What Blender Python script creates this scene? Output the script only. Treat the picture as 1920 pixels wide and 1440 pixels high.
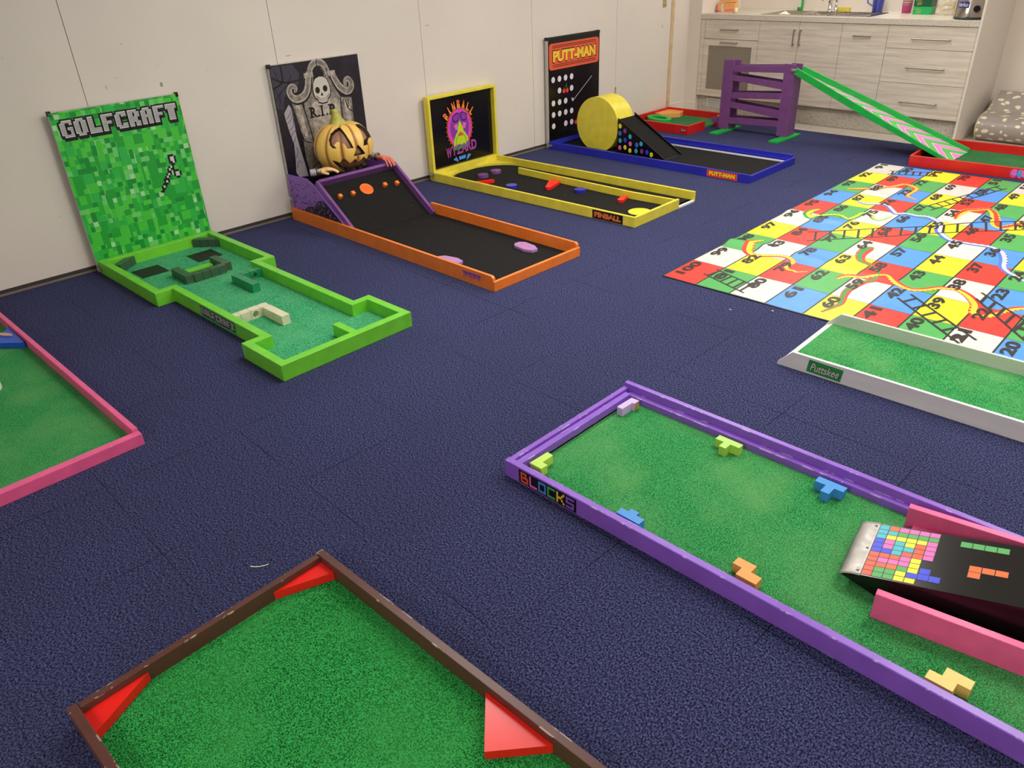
import bpy, bmesh, math, random
from mathutils import Vector, Matrix
random.seed(7)
for o in list(bpy.data.objects): bpy.data.objects.remove(o)
SC = bpy.context.scene
COL = SC.collection
R = math.radians

# ------------------------------------------------------------------ camera
def cam_setup():
    yaw, pitch, roll, f = -0.817231116, 0.51970231, -0.0460871933, 1426.24578
    cy, sy = math.cos(yaw), math.sin(yaw)
    fwd = Vector((sy*math.cos(pitch), cy*math.cos(pitch), -math.sin(pitch)))
    right = Vector((cy, -sy, 0)); up = right.cross(fwd)
    r2 = math.cos(roll)*right + math.sin(roll)*up
    u2 = -math.sin(roll)*right + math.cos(roll)*up
    cd = bpy.data.cameras.new('camera'); cam = bpy.data.objects.new('camera', cd); COL.objects.link(cam)
    cd.sensor_width = 36; cd.lens = f*36/1920; cd.clip_start = 0.02; cd.clip_end = 60
    m = Matrix(((r2.x, u2.x, -fwd.x, 4.9), (r2.y, u2.y, -fwd.y, 0.0), (r2.z, u2.z, -fwd.z, 1.5925), (0, 0, 0, 1)))
    cam.matrix_world = m
    SC.camera = cam
cam_setup()
w = bpy.data.worlds.new('world'); SC.world = w; w.use_nodes = True
w.node_tree.nodes['Background'].inputs[0].default_value = (0.9, 0.93, 1, 1)
w.node_tree.nodes['Background'].inputs[1].default_value = 0.3
SC.view_settings.view_transform = 'Standard'
SC.view_settings.look = 'None'
SC.view_settings.gamma = 1.0
SC.view_settings.use_curve_mapping = False
SC.view_settings.exposure = 0.14
SC.cycles.use_denoising = True
SC.cycles.max_bounces = 7
SC.cycles.sample_clamp_indirect = 6

# ceiling panels of the room: (x, y, power)
CEIL = 2.62
PANELS = [(2.2, 2.4, 37), (2.2, 4.8, 37), (1.7, 7.3, 19), (4.6, 3.4, 40), (4.6, 5.6, 42), (6.5, 0.6, 20), (4.3, -2.35, 60)]
LIGHTS = []
for i, (lx, ly, lp) in enumerate(PANELS):
    ld = bpy.data.lights.new('panel_light', 'AREA'); ld.shape = 'RECTANGLE'; ld.size = 0.56; ld.size_y = 1.16
    ld.energy = lp; ld.color = (1.0, 0.972, 0.935)
    lo = bpy.data.objects.new('panel_light', ld); COL.objects.link(lo); LIGHTS.append(lo)
    lo.location = (0, 0, -0.035)

# ------------------------------------------------------------------ helpers
def lin(c):
    return tuple((v/255/12.92 if v/255 <= 0.04045 else ((v/255+0.055)/1.055)**2.4) for v in c) + (1,)

class Fr:
    """a flat frame: origin, u, v and normal n = u x v"""
    def __init__(s, o, u, v):
        s.o = Vector(o); s.u = Vector(u).normalized(); s.v = Vector(v).normalized(); s.n = s.u.cross(s.v).normalized()
    def p(s, a, b, h=0.0): return s.o + s.u*a + s.v*b + s.n*h

class MB:
    def __init__(s, *mats):
        s.V = []; s.F = []; s.M = []; s.mats = list(mats); s.S = []
    def mi(s, m):
        if m is None: return 0
        if m not in s.mats: s.mats.append(m)
        return s.mats.index(m)
    def add(s, vs, fs, m=None, smooth=False):
        b = len(s.V); s.V += [tuple(v) for v in vs]; k = s.mi(m)
        for f in fs: s.F.append([b+i for i in f]); s.M.append(k); s.S.append(smooth)
    def box(s, x0, x1, y0, y1, z0, z1, m=None):
        s.add([(x0,y0,z0),(x1,y0,z0),(x1,y1,z0),(x0,y1,z0),(x0,y0,z1),(x1,y0,z1),(x1,y1,z1),(x0,y1,z1)],
              [(3,2,1,0),(4,5,6,7),(0,1,5,4),(1,2,6,5),(2,3,7,6),(3,0,4,7)], m)
    def prism(s, poly, z0, z1, m=None, fr=None, mtop=None):
        if area(poly) < 0: poly = poly[::-1]
        n = len(poly)
        if fr: vs = [fr.p(a, b, z0) for a, b in poly] + [fr.p(a, b, z1) for a, b in poly]
        else: vs = [(a, b, z0) for a, b in poly] + [(a, b, z1) for a, b in poly]
        sides = [(i, (i+1) % n, n+(i+1) % n, n+i) for i in range(n)]
        s.add(vs, [tuple(range(n))[::-1]] + sides, m)
        s.add(vs, [tuple(range(n, 2*n))], mtop or m)
    def flat(s, poly, m, fr, h=0.0008):
        if area(poly) < 0: poly = poly[::-1]
        s.add([fr.p(a, b, h) for a, b in poly], [tuple(range(len(poly)))], m)
    def rect(s, u0, u1, v0, v1, m, fr, h=0.0008): s.flat([(u0,v0),(u1,v0),(u1,v1),(u0,v1)], m, fr, h)
    def disc(s, u, v, ru, rv, m, fr, h=0.0008, n=24, rot=0):
        s.flat([(u+ru*math.cos(t)*math.cos(rot)-rv*math.sin(t)*math.sin(rot), v+ru*math.cos(t)*math.sin(rot)+rv*math.sin(t)*math.cos(rot)) for t in [2*math.pi*i/n for i in range(n)]], m, fr, h)
    def ring(s, outer, inner, z0, z1, m=None):
        n = len(outer)
        vs = [(a,b,z0) for a,b in outer]+[(a,b,z1) for a,b in outer]+[(a,b,z0) for a,b in inner]+[(a,b,z1) for a,b in inner]
        fs = []
        for i in range(n):
            j = (i+1) % n
            fs += [(i, j, n+j, n+i), (n+i, n+j, 3*n+j, 3*n+i), (2*n+j, 2*n+i, 3*n+i, 3*n+j), (j, i, 2*n+i, 2*n+j)]
        s.add(vs, fs, m)
    def cyl(s, p0, p1, r0, r1=None, n=16, m=None, cap=True, smooth=True):
        r1 = r0 if r1 is None else r1
        p0 = Vector(p0); p1 = Vector(p1); d = (p1-p0).normalized()
        a = d.orthogonal().normalized(); b = d.cross(a)
        vs = []
        for p, r in ((p0, r0), (p1, r1)):
            vs += [p + a*r*math.cos(2*math.pi*i/n) + b*r*math.sin(2*math.pi*i/n) for i in range(n)]
        s.add(vs, [(i, (i+1) % n, n+(i+1) % n, n+i) for i in range(n)], m, smooth)
        if cap: s.add(vs, [tuple(range(n))[::-1], tuple(range(n, 2*n))], m)
    def tube(s, pts, r, n=8, m=None):
        for a, b in zip(pts[:-1], pts[1:]): s.cyl(a, b, r, n=n, m=m)
    def lathe(s, prof, c, n=24, m=None):
        vs = []; k = len(prof)
        for i in range(n):
            t = 2*math.pi*i/n
            vs += [(c[0]+r*math.cos(t), c[1]+r*math.sin(t), c[2]+z) for r, z in prof]
        fs = [(i*k+j, ((i+1) % n)*k+j, ((i+1) % n)*k+j+1, i*k+j+1) for i in range(n) for j in range(k-1)]
        s.add(vs, fs, m, True)
    def ribbon(s, pts, w, m, fr, h=0.0008, sm=4, zig=0, w2=None, side=0):
        """strip along a path; w = width or list of widths; side shifts it sideways by side*width"""
        P = catmull([Vector((a, b)) for a, b in pts], sm) if sm > 1 else [Vector(p) for p in pts]
        n = len(P); vs = []
        for i, p in enumerate(P):
            d = (P[min(i+1, n-1)] - P[max(i-1, 0)]).normalized(); q = Vector((-d.y, d.x))
            t = i/(n-1)
            ww = w if not isinstance(w, (list, tuple)) else w[min(int(t*(len(w)-1)), len(w)-2)] + (w[min(int(t*(len(w)-1)), len(w)-2)+1]-w[min(int(t*(len(w)-1)), len(w)-2)])*(t*(len(w)-1)-min(int(t*(len(w)-1)), len(w)-2))
            z = zig*ww*(0.5 if i % 2 else -0.5)
            a = p + q*(ww*(0.5+side)+z*(1 if side >= 0 else 0)); b = p - q*(ww*(0.5-side)+z*(1 if side < 0 else 0))
            vs += [fr.p(b.x, b.y, h), fr.p(a.x, a.y, h)]
        s.add(vs, [(2*i, 2*i+2, 2*i+3, 2*i+1) for i in range(n-1)], m)
    def text(s, body, u, v, wd, ht, m, fr, h=0.0012, bold=0.0, shear=0.0, rot=0.0, dil=0.0):
        vs, fs, bb = glyphs(body, bold, shear)
        x0, x1, y0, y1 = bb; sx = wd/(x1-x0); sz = ht/(y1-y0)
        c, sn = math.cos(rot), math.sin(rot)
        out = []
        for x, y in vs:
            a, b = (x-x0)*sx, (y-y0)*sz
            out.append(fr.p(u + a*c - b*sn, v + a*sn + b*c, h))
        s.add(out, fs, m)
    def pixels(s, rows, u, v, px, py, m, fr, h=0.001, grow=0.0):
        """bitmap of strings, v = top"""
        for j, row in enumerate(rows):
            i = 0
            while i < len(row):
                if row[i] != ' ':
                    k = i
                    while k < len(row) and row[k] != ' ': k += 1
                    s.rect(u+i*px-grow, u+k*px+grow, v-(j+1)*py-grow, v-j*py+grow, m, fr, h)
                    i = k
                else: i += 1
    def build(s, name, parent=None, bevel=0.0, seg=2, loc=None, rot=None, smooth=False):
        me = bpy.data.meshes.new(name); me.from_pydata(s.V, [], s.F)
        for m in s.mats: me.materials.append(m)
        for p, k, sm in zip(me.polygons, s.M, s.S): p.material_index = k; p.use_smooth = sm or smooth
        me.update()
        o = bpy.data.objects.new(name, me); COL.objects.link(o)
        if parent: o.parent = parent
        if loc: o.location = loc
        if rot: o.rotation_euler = rot
        if bevel:
            b = o.modifiers.new('bevel', 'BEVEL'); b.width = bevel; b.segments = seg; b.limit_method = 'ANGLE'; b.angle_limit = R(35)
        return o

def area(p): return sum(p[i][0]*p[(i+1) % len(p)][1]-p[(i+1) % len(p)][0]*p[i][1] for i in range(len(p)))/2
def catmull(P, k):
    out = []
    for i in range(len(P)-1):
        a, b, c, d = P[max(i-1, 0)], P[i], P[i+1], P[min(i+2, len(P)-1)]
        for j in range(k):
            t = j/k
            out.append(0.5*((2*b)+(c-a)*t+(2*a-5*b+4*c-d)*t*t+(3*b-a-3*c+d)*t*t*t))
    out.append(P[-1]); return out
GC = {}
def glyphs(body, bold, shear):
    k = (body, bold, shear)
    if k in GC: return GC[k]
    cu = bpy.data.curves.new('t', 'FONT'); cu.body = body; cu.size = 1; cu.offset = bold; cu.shear = shear
    cu.dimensions = '2D'; cu.fill_mode = 'FRONT'; cu.resolution_u = 4
    ob = bpy.data.objects.new('t', cu); COL.objects.link(ob)
    dg = bpy.context.evaluated_depsgraph_get(); me = bpy.data.meshes.new_from_object(ob.evaluated_get(dg))
    vs = [(v.co.x, v.co.y) for v in me.vertices]; fs = [tuple(p.vertices) for p in me.polygons if p.area > 0]
    fs = [f if me.polygons[i].normal.z > 0 else f for i, f in enumerate(fs)]
    bb = (min(v[0] for v in vs), max(v[0] for v in vs), min(v[1] for v in vs), max(v[1] for v in vs))
    bpy.data.objects.remove(ob); bpy.data.curves.remove(cu); bpy.data.meshes.remove(me)
    GC[k] = (vs, fs, bb); return GC[k]

def thing(name, label, cat, loc=(0,0,0), rz=0.0, group=None):
    o = bpy.data.objects.new(name, None); COL.objects.link(o); o.location = loc; o.rotation_euler = (0, 0, rz)
    o.empty_display_size = 0.05; o['label'] = label; o['category'] = cat
    if group: o['group'] = group
    return o
def tag(o, label, cat, group=None):
    o['label'] = label; o['category'] = cat
    if group: o['group'] = group
    return o
def struct(o): o['kind'] = 'structure'; return o

# ------------------------------------------------------------------ materials
def nodes(name):
    m = bpy.data.materials.new(name); m.use_nodes = True; nt = m.node_tree
    return m, nt, nt.nodes['Principled BSDF']
def N(nt, t, **k):
    n = nt.nodes.new(t)
    for a, b in k.items(): setattr(n, a, b)
    return n
def ramp(nt, fac, stops, interp='LINEAR'):
    r = N(nt, 'ShaderNodeValToRGB'); r.color_ramp.interpolation = interp
    e = r.color_ramp.elements
    while len(e) > len(stops): e.remove(e[-1])
    while len(e) < len(stops): e.new(0.5)
    for x, (p, c) in zip(e, stops): x.position = p; x.color = c
    nt.links.new(fac, r.inputs[0]); return r.outputs[0]
def coords(nt, scale=None, kind='Object'):
    t = N(nt, 'ShaderNodeTexCoord'); out = t.outputs[kind]
    if scale:
        mp = N(nt, 'ShaderNodeMapping'); mp.inputs['Scale'].default_value = scale if isinstance(scale, tuple) else (scale,)*3
        nt.links.new(out, mp.inputs[0]); out = mp.outputs[0]
    return out
def noise(nt, scale, detail=3, co=None, rough=0.5):
    n = N(nt, 'ShaderNodeTexNoise'); n.inputs['Scale'].default_value = scale; n.inputs['Detail'].default_value = detail; n.inputs['Roughness'].default_value = rough
    nt.links.new(co if co is not None else coords(nt), n.inputs['Vector']); return n.outputs[0]
def mix(nt, fac, a, b, mode='MIX'):
    m = N(nt, 'ShaderNodeMix', data_type='RGBA', blend_type=mode)
    for k, v in ((0, fac), (6, a), (7, b)):
        if hasattr(v, 'node'): nt.links.new(v, m.inputs[k])
        else: m.inputs[k].default_value = v
    return m.outputs[2]
def math_(nt, op, a, b=None):
    m = N(nt, 'ShaderNodeMath', operation=op)
    for k, v in ((0, a), (1, b)):
        if v is None: continue
        if hasattr(v, 'node'): nt.links.new(v, m.inputs[k])
        else: m.inputs[k].default_value = v
    return m.outputs[0]
def bump(nt, b, h, st, d=0.002):
    bp = N(nt, 'ShaderNodeBump'); bp.inputs['Strength'].default_value = st; bp.inputs['Distance'].default_value = d
    nt.links.new(h, bp.inputs['Height']); nt.links.new(bp.outputs[0], b.inputs['Normal'])
def plain(name, c, rough=0.5, metal=0.0, spec=0.5):
    m, nt, b = nodes(name); col = lin(c)
    nz = noise(nt, 9.0, 4)
    f = ramp(nt, nz, [(0.3, (0, 0, 0, 1)), (0.75, (1, 1, 1, 1))])
    dark = tuple(v*0.9 for v in col[:3])+(1,)
    nt.links.new(mix(nt, f, dark, col), b.inputs['Base Color'])
    b.inputs['Roughness'].default_value = rough; b.inputs['Metallic'].default_value = metal
    b.inputs['Specular IOR Level'].default_value = spec
    return m
def painted(name, c, chip=(225, 205, 175), rough=0.42, wear=0.62, spec=0.5):
    """gloss-painted timber with brush texture and chipped edges"""
    m, nt, b = nodes(name); col = lin(c)
    co = coords(nt)
    nz = noise(nt, 14.0, 5, co)
    base = mix(nt, ramp(nt, nz, [(0.35, (0,0,0,1)), (0.7, (1,1,1,1))]), tuple(v*0.86 for v in col[:3])+(1,), col)
    bv = N(nt, 'ShaderNodeBevel', samples=4); bv.inputs['Radius'].default_value = 0.007
    ge = N(nt, 'ShaderNodeNewGeometry')
    dp = N(nt, 'ShaderNodeVectorMath', operation='DOT_PRODUCT'); nt.links.new(bv.outputs[0], dp.inputs[0]); nt.links.new(ge.outputs['Normal'], dp.inputs[1])
    edge = math_(nt, 'LESS_THAN', dp.outputs['Value'], 0.965)
    n2 = noise(nt, 16.0, 5, co, 0.72); chipm = math_(nt, 'GREATER_THAN', n2, wear)
    fac = math_(nt, 'MULTIPLY', edge, chipm)
    nt.links.new(mix(nt, fac, base, lin(chip)), b.inputs['Base Color'])
    b.inputs['Roughness'].default_value = rough; b.inputs['Specular IOR Level'].default_value = spec
    bump(nt, b, noise(nt, 60.0, 4, co), 0.15, 0.002)
    return m
def turf(name, c1, c2, patch, scale=260):
    m, nt, b = nodes(name); co = coords(nt)
    a = noise(nt, scale, 3, co, 0.7); p = noise(nt, 3.2, 4, co)
    f = ramp(nt, a, [(0.38, tuple(v*.35 for v in lin(c1)[:3])+(1,)), (0.45, lin(c1)), (0.53, lin(c2)), (0.66, tuple(min(1, v*1.35) for v in lin(c2)[:3])+(1,))])
    pf = ramp(nt, p, [(0.42, (0,0,0,1)), (0.72, (1,1,1,1))])
    pf2 = math_(nt, 'MULTIPLY', pf, 0.55)
    nt.links.new(mix(nt, pf2, f, lin(patch), 'MIX'), b.inputs['Base Color'])
    b.inputs['Roughness'].default_value = 0.95; b.inputs['Specular IOR Level'].default_value = 0.12
    bump(nt, b, a, 0.9, 0.006); return m
def metal(name, c, rough=0.3):
    m, nt, b = nodes(name); b.inputs['Base Color'].default_value = lin(c); b.inputs['Metallic'].default_value = 1.0
    nz = noise(nt, 40, 3); nt.links.new(ramp(nt, nz, [(0.3, (rough*0.8,)*3+(1,)), (0.7, (rough*1.25,)*3+(1,))]), b.inputs['Roughness']); return m

def mk_carpet():
    m, nt, b = nodes('carpet_navy'); co = coords(nt)
    a = noise(nt, 180, 3, co, 0.7)
    st = N(nt, 'ShaderNodeMapping'); st.inputs['Scale'].default_value = (310, 130, 1); st.inputs['Rotation'].default_value = (0, 0, 0.02); nt.links.new(co, st.inputs[0])
    b2 = noise(nt, 1.0, 2, st.outputs[0], 0.6)
    f = math_(nt, 'ADD', math_(nt, 'MULTIPLY', a, 0.6), math_(nt, 'MULTIPLY', b2, 0.4))
    c = ramp(nt, f, [(0.42, lin((12, 13, 24))), (0.485, lin((45, 48, 84))), (0.585, lin((92, 96, 142)))])
    p = noise(nt, 1.1, 3, co)
    c = mix(nt, math_(nt, 'MULTIPLY', ramp(nt, p, [(0.4, (0,0,0,1)), (0.7, (1,1,1,1))]), 0.25), c, lin((42, 43, 66)))
    # joints between carpet tiles
    br = N(nt, 'ShaderNodeTexBrick'); br.offset = 0.0; br.inputs['Scale'].default_value = 1.0; br.inputs['Brick Width'].default_value = 0.5; br.inputs['Row Height'].default_value = 0.5
    br.inputs['Mortar Size'].default_value = 0.0022; br.inputs['Mortar Smooth'].default_value = 0.4
    mp = N(nt, 'ShaderNodeMapping'); mp.inputs['Location'].default_value = (0.187, 0.066, 0); nt.links.new(co, mp.inputs[0]); nt.links.new(mp.outputs[0], br.inputs['Vector'])
    br.inputs['Color1'].default_value = br.inputs['Color2'].default_value = (0,0,0,1); br.inputs['Mortar'].default_value = (1,1,1,1)
    jn = noise(nt, 2.3, 2, co)
    jf = math_(nt, 'MULTIPLY', br.outputs['Color'], ramp(nt, jn, [(0.45, (0,0,0,1)), (0.6, (0.8,0.8,0.8,1))]))
    c = mix(nt, jf, c, lin((14, 14, 26)))
    nt.links.new(c, b.inputs['Base Color']); b.inputs['Roughness'].default_value = 0.95; b.inputs['Specular IOR Level'].default_value = 0.15
    bump(nt, b, f, 0.9, 0.008); return m
def mk_tile():
    m, nt, b = nodes('floor_tile'); co = coords(nt)
    br = N(nt, 'ShaderNodeTexBrick'); br.offset = 0.0; br.inputs['Scale'].default_value = 1; br.inputs['Brick Width'].default_value = 0.3; br.inputs['Row Height'].default_value = 0.3; br.inputs['Mortar Size'].default_value = 0.0025
    br.inputs['Color1'].default_value = lin((205,196,180)); br.inputs['Color2'].default_value = lin((198,188,172)); br.inputs['Mortar'].default_value = lin((150,140,128))
    nt.links.new(co, br.inputs['Vector']); nt.links.new(br.outputs[0], b.inputs['Base Color']); b.inputs['Roughness'].default_value = 0.35; return m
def mk_wall(name, c):
    m, nt, b = nodes(name); co = coords(nt)
    f = ramp(nt, noise(nt, 1.7, 5, co), [(0.35, (0,0,0,1)), (0.7, (1,1,1,1))])
    col = lin(c); base = mix(nt, f, tuple(v*0.95 for v in col[:3])+(1,), col)
    sp = N(nt, 'ShaderNodeMapping'); sp.inputs['Scale'].default_value = (14, 9, 26); nt.links.new(co, sp.inputs[0])
    s = math_(nt, 'GREATER_THAN', noise(nt, 1.0, 1, sp.outputs[0]), 0.84)
    nt.links.new(mix(nt, math_(nt, 'MULTIPLY', s, 0.45), base, lin((120,108,95))), b.inputs['Base Color'])
    b.inputs['Roughness'].default_value = 0.5; return m
def mk_laminate(name='oak_laminate', base=(218,207,192), dark=(194,181,165)):
    m, nt, b = nodes(name); co = coords(nt)
    mp = N(nt, 'ShaderNodeMapping'); mp.inputs['Scale'].default_value = (1.6, 1.6, 26); nt.links.new(co, mp.inputs[0])
    n1 = noise(nt, 2.0, 6, mp.outputs[0], 0.65)
    mp2 = N(nt, 'ShaderNodeMapping'); mp2.inputs['Scale'].default_value = (1.0, 1, 9); nt.links.new(co, mp2.inputs[0])
    wv = N(nt, 'ShaderNodeTexWave'); wv.bands_direction = 'Z'; wv.inputs['Scale'].default_value = 0.8; wv.inputs['Distortion'].default_value = 7; wv.inputs['Detail'].default_value = 3; wv.inputs['Detail Scale'].default_value = 0.8; nt.links.new(mp2.outputs[0], wv.inputs['Vector'])
    f = math_(nt, 'ADD', math_(nt, 'MULTIPLY', n1, 0.93), math_(nt, 'MULTIPLY', wv.outputs['Fac'], 0.07))
    nt.links.new(ramp(nt, f, [(0.32, lin(dark)), (0.62, lin(base))]), b.inputs['Base Color']); b.inputs['Roughness'].default_value = 0.5; return m
def mk_speckle(name, c, d):
    m, nt, b = nodes(name); n1 = noise(nt, 120, 3)
    nt.links.new(ramp(nt, n1, [(0.35, lin(d)), (0.55, lin(c))]), b.inputs['Base Color']); b.inputs['Roughness'].default_value = 0.3; return m
def mk_pixel():
    m, nt, b = nodes('green_pixels'); co = coords(nt)
    def layer(sx, sz, off):
        mp = N(nt, 'ShaderNodeMapping'); mp.inputs['Scale'].default_value = (0, sx, sz); mp.inputs['Location'].default_value = (off, off, off); nt.links.new(co, mp.inputs[0])
        fl = N(nt, 'ShaderNodeVectorMath', operation='FLOOR'); nt.links.new(mp.outputs[0], fl.inputs[0])
        wn = N(nt, 'ShaderNodeTexWhiteNoise'); nt.links.new(fl.outputs[0], wn.inputs['Vector']); return wn.outputs['Value']
    a = layer(36, 36, 0.31); c = layer(18, 18, 0.77); d = layer(36, 12, 0.13)
    base = ramp(nt, a, [(0, lin((25,140,55))), (0.22, lin((40,175,60))), (0.5, lin((80,200,65))), (0.78, lin((110,205,110))), (0.94, lin((165,220,160)))], 'CONSTANT')
    b2 = ramp(nt, c, [(0, lin((35,160,55))), (0.4, lin((70,195,60))), (0.75, lin((50,180,75)))], 'CONSTANT')
    sel = math_(nt, 'GREATER_THAN', d, 0.5)
    nt.links.new(mix(nt, sel, base, b2), b.inputs['Base Color']); b.inputs['Roughness'].default_value = 0.4; return m
def mk_mottle(name, c, d, scale=30, rough=0.6):
    m, nt, b = nodes(name)
    nt.links.new(ramp(nt, noise(nt, scale, 5, None, 0.7), [(0.35, lin(d)), (0.62, lin(c))]), b.inputs['Base Color']); b.inputs['Roughness'].default_value = rough; return m
def mk_felt():
    m, nt, b = nodes('black_felt'); co = coords(nt); a = noise(nt, 150, 4, co, 0.7)
    c = ramp(nt, a, [(0.3, lin((14,13,13))), (0.7, lin((36,34,33)))])
    sp = math_(nt, 'GREATER_THAN', noise(nt, 34, 1, co), 0.80)
    nt.links.new(mix(nt, sp, c, lin((90,86,82))), b.inputs['Base Color']); b.inputs['Roughness'].default_value = 0.9; b.inputs['Specular IOR Level'].default_value = 0.2
    bump(nt, b, a, 0.5, 0.003); return m
def mk_mesh():
    m, nt, b = nodes('expanded_mesh'); co = coords(nt)
    mp = N(nt, 'ShaderNodeMapping'); mp.inputs['Scale'].default_value = (62, 0, 95); mp.inputs['Rotation'].default_value = (0, R(45), 0)
    mp0 = N(nt, 'ShaderNodeMapping'); mp0.inputs['Scale'].default_value = (1, 0, 1.6); nt.links.new(co, mp0.inputs[0]); mp.inputs['Scale'].default_value = (58, 1, 58)
    nt.links.new(mp0.outputs[0], mp.inputs[0])
    sx = N(nt, 'ShaderNodeSeparateXYZ'); nt.links.new(mp.outputs[0], sx.inputs[0])
    fx = math_(nt, 'GREATER_THAN', math_(nt, 'FRACT', sx.outputs[0]), 0.34); fz = math_(nt, 'GREATER_THAN', math_(nt, 'FRACT', sx.outputs[2]), 0.34)
    hole = math_(nt, 'MULTIPLY', fx, fz)
    nt.links.new(mix(nt, hole, lin((178,166,146)), lin((30,28,25))), b.inputs['Base Color']); b.inputs['Roughness'].default_value = 0.5; return m
def mk_spots():
    m, nt, b = nodes('spotted_vinyl'); co = coords(nt, (12, 17, 17))
    v = N(nt, 'ShaderNodeTexVoronoi'); v.inputs['Scale'].default_value = 1.15; v.inputs['Randomness'].default_value = 0.75
    dn = noise(nt, .7, 0, co); mx = N(nt, 'ShaderNodeVectorMath', operation='ADD'); nt.links.new(co, mx.inputs[0]); nt.links.new(dn, mx.inputs[1]); nt.links.new(mx.outputs[0], v.inputs['Vector'])
    s = math_(nt, 'LESS_THAN', v.outputs['Distance'], 0.33)
    nt.links.new(mix(nt, s, lin((158,148,140)), lin((232,222,190))), b.inputs['Base Color']); b.inputs['Roughness'].default_value = 0.45; return m
def mk_chevron():
    m, nt, b = nodes('chevron_arrows')
    uv = coords(nt, None, 'UV'); sx = N(nt, 'ShaderNodeSeparateXYZ'); nt.links.new(uv, sx.inputs[0])
    ab = math_(nt, 'ABSOLUTE', math_(nt, 'SUBTRACT', sx.outputs[0], 0.5))
    ph = math_(nt, 'FRACT', math_(nt, 'ADD', 3.0, math_(nt, 'SUBTRACT', math_(nt, 'MULTIPLY', sx.outputs[1], 9.5), math_(nt, 'MULTIPLY', ab, 2.1))))
    W_, G_, K_, P_ = lin((240,235,235)), lin((95,200,90)), lin((30,90,45)), lin((240,135,205))
    c = ramp(nt, ph, [(0, W_), (0.06, P_), (0.46, W_), (0.52, K_), (0.56, G_), (0.94, K_), (0.98, W_)], 'CONSTANT')
    nt.links.new(c, b.inputs['Base Color']); b.inputs['Roughness'].default_value = 0.35; return m
def mk_brushed_white(name, c):
    m, nt, b = nodes(name); co = coords(nt)
    mp = N(nt, 'ShaderNodeMapping'); mp.inputs['Scale'].default_value = (1.2, 10, 10); nt.links.new(co, mp.inputs[0])
    n1 = noise(nt, 2.5, 5, mp.outputs[0]); n2 = noise(nt, 18, 5, mp.outputs[0], 0.8); col = lin(c)
    a = mix(nt, ramp(nt, n1, [(0.35, (0,0,0,1)), (0.7, (1,1,1,1))]), tuple(v*0.88 for v in col[:3])+(1,), col)
    s = math_(nt, 'MULTIPLY', math_(nt, 'GREATER_THAN', n2, 0.72), 0.35)
    nt.links.new(mix(nt, s, a, lin((120,110,95))), b.inputs['Base Color']); b.inputs['Roughness'].default_value = 0.45; return m

M = {}
M['carpet'] = mk_carpet(); M['tile'] = mk_tile()
M['wall'] = mk_wall('wall_panel', (222, 213, 202)); M['wall2'] = mk_wall('wall_plaster', (224, 213, 200)); M['ceil'] = plain('ceiling_white', (235, 230, 222), 0.8)
M['seam'] = plain('seam_dark', (70, 64, 58), 0.7); M['seal'] = plain('seal_grey', (120, 108, 98), 0.6); M['seal_d'] = plain('seal_dark', (62, 55, 52), 0.6)
M['tan'] = mk_mottle('timber_strip', (214, 188, 148), (190, 160, 120), 20)
M['scuff'] = plain('scuff', (158, 146, 130), 0.7)
M['lime'] = painted('paint_lime', (118, 212, 56), (205, 215, 150), 0.35, 0.66)
M['turf_t'] = turf('turf_teal', (44, 132, 86), (86, 194, 134), (104, 192, 132))
M['turf_g'] = turf('turf_green', (36, 118, 58), (74, 178, 100), (124, 186, 114), 300)
M['turf_b'] = turf('turf_bright', (26, 112, 46), (56, 170, 82), (72, 172, 84), 250)
M['turf_d'] = turf('turf_far', (38, 92, 54), (66, 134, 80), (86, 146, 92))
M['felt'] = mk_felt()
M['dkgreen'] = painted('paint_darkgreen', (62, 92, 68), (110, 130, 112), 0.38, 0.6)
M['green'] = painted('paint_green', (34, 142, 90), (90, 160, 120), 0.38, 0.66)
M['beige'] = painted('paint_beige', (226, 220, 188), (235, 230, 200), 0.45, 0.7)
M['black'] = plain('black_matt', (22, 21, 21), 0.6); M['blackg'] = plain('black_gloss', (14, 13, 14), 0.2)
M['orange'] = painted('paint_orange', (254, 134, 50), (245, 170, 110), 0.35, 0.68)
M['purpled'] = painted('paint_purple_dark', (128, 78, 148), (205, 170, 190), 0.36, 0.64)
M['purple'] = painted('paint_purple', (146, 96, 208), (228, 205, 240), 0.36, 0.57)
M['plum'] = painted('paint_plum', (122, 72, 130), (214, 190, 190), 0.4, 0.62)
M['yellow'] = painted('paint_yellow', (236, 220, 70), (190, 170, 70), 0.42, 0.76)
M['yellow2'] = plain('yellow_bright', (245, 232, 40), 0.35)
M['blue'] = painted('paint_blue', (44, 48, 178), (200, 205, 235), 0.32, 0.68)
M['red'] = painted('paint_red', (214, 30, 26), (235, 150, 120), 0.35, 0.66)
M['redb'] = plain('red_gloss', (245, 36, 28), 0.3)
M['grass'] = painted('paint_grass', (24, 176, 70), (140, 210, 140), 0.35, 0.72)
M['chev'] = mk_chevron()
M['white'] = mk_brushed_white('paint_white', (238, 235, 231)); M['whiteg'] = mk_brushed_white('paint_white_shaded', (208, 212, 200))  # the greyer white carries the shade on the far rail's inner face
M['brown'] = painted('paint_brown', (96, 58, 50), (225, 205, 190), 0.4, 0.58)
M['pink'] = painted('paint_pink', (244, 100, 154), (240, 200, 196), 0.42, 0.62)
M['pinkd'] = painted('paint_pink_deep', (216, 62, 116), (240, 190, 190), 0.4, 0.7)
M['bluetri'] = plain('blue_paint', (30, 90, 205), 0.4); M['pinktan'] = plain('tan_pink', (214, 168, 152), 0.5)
M['silver'] = metal('silver', (190, 188, 184), 0.35); M['alu'] = plain('aluminium_edge', (196, 192, 186), 0.4, 0.3)
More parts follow.
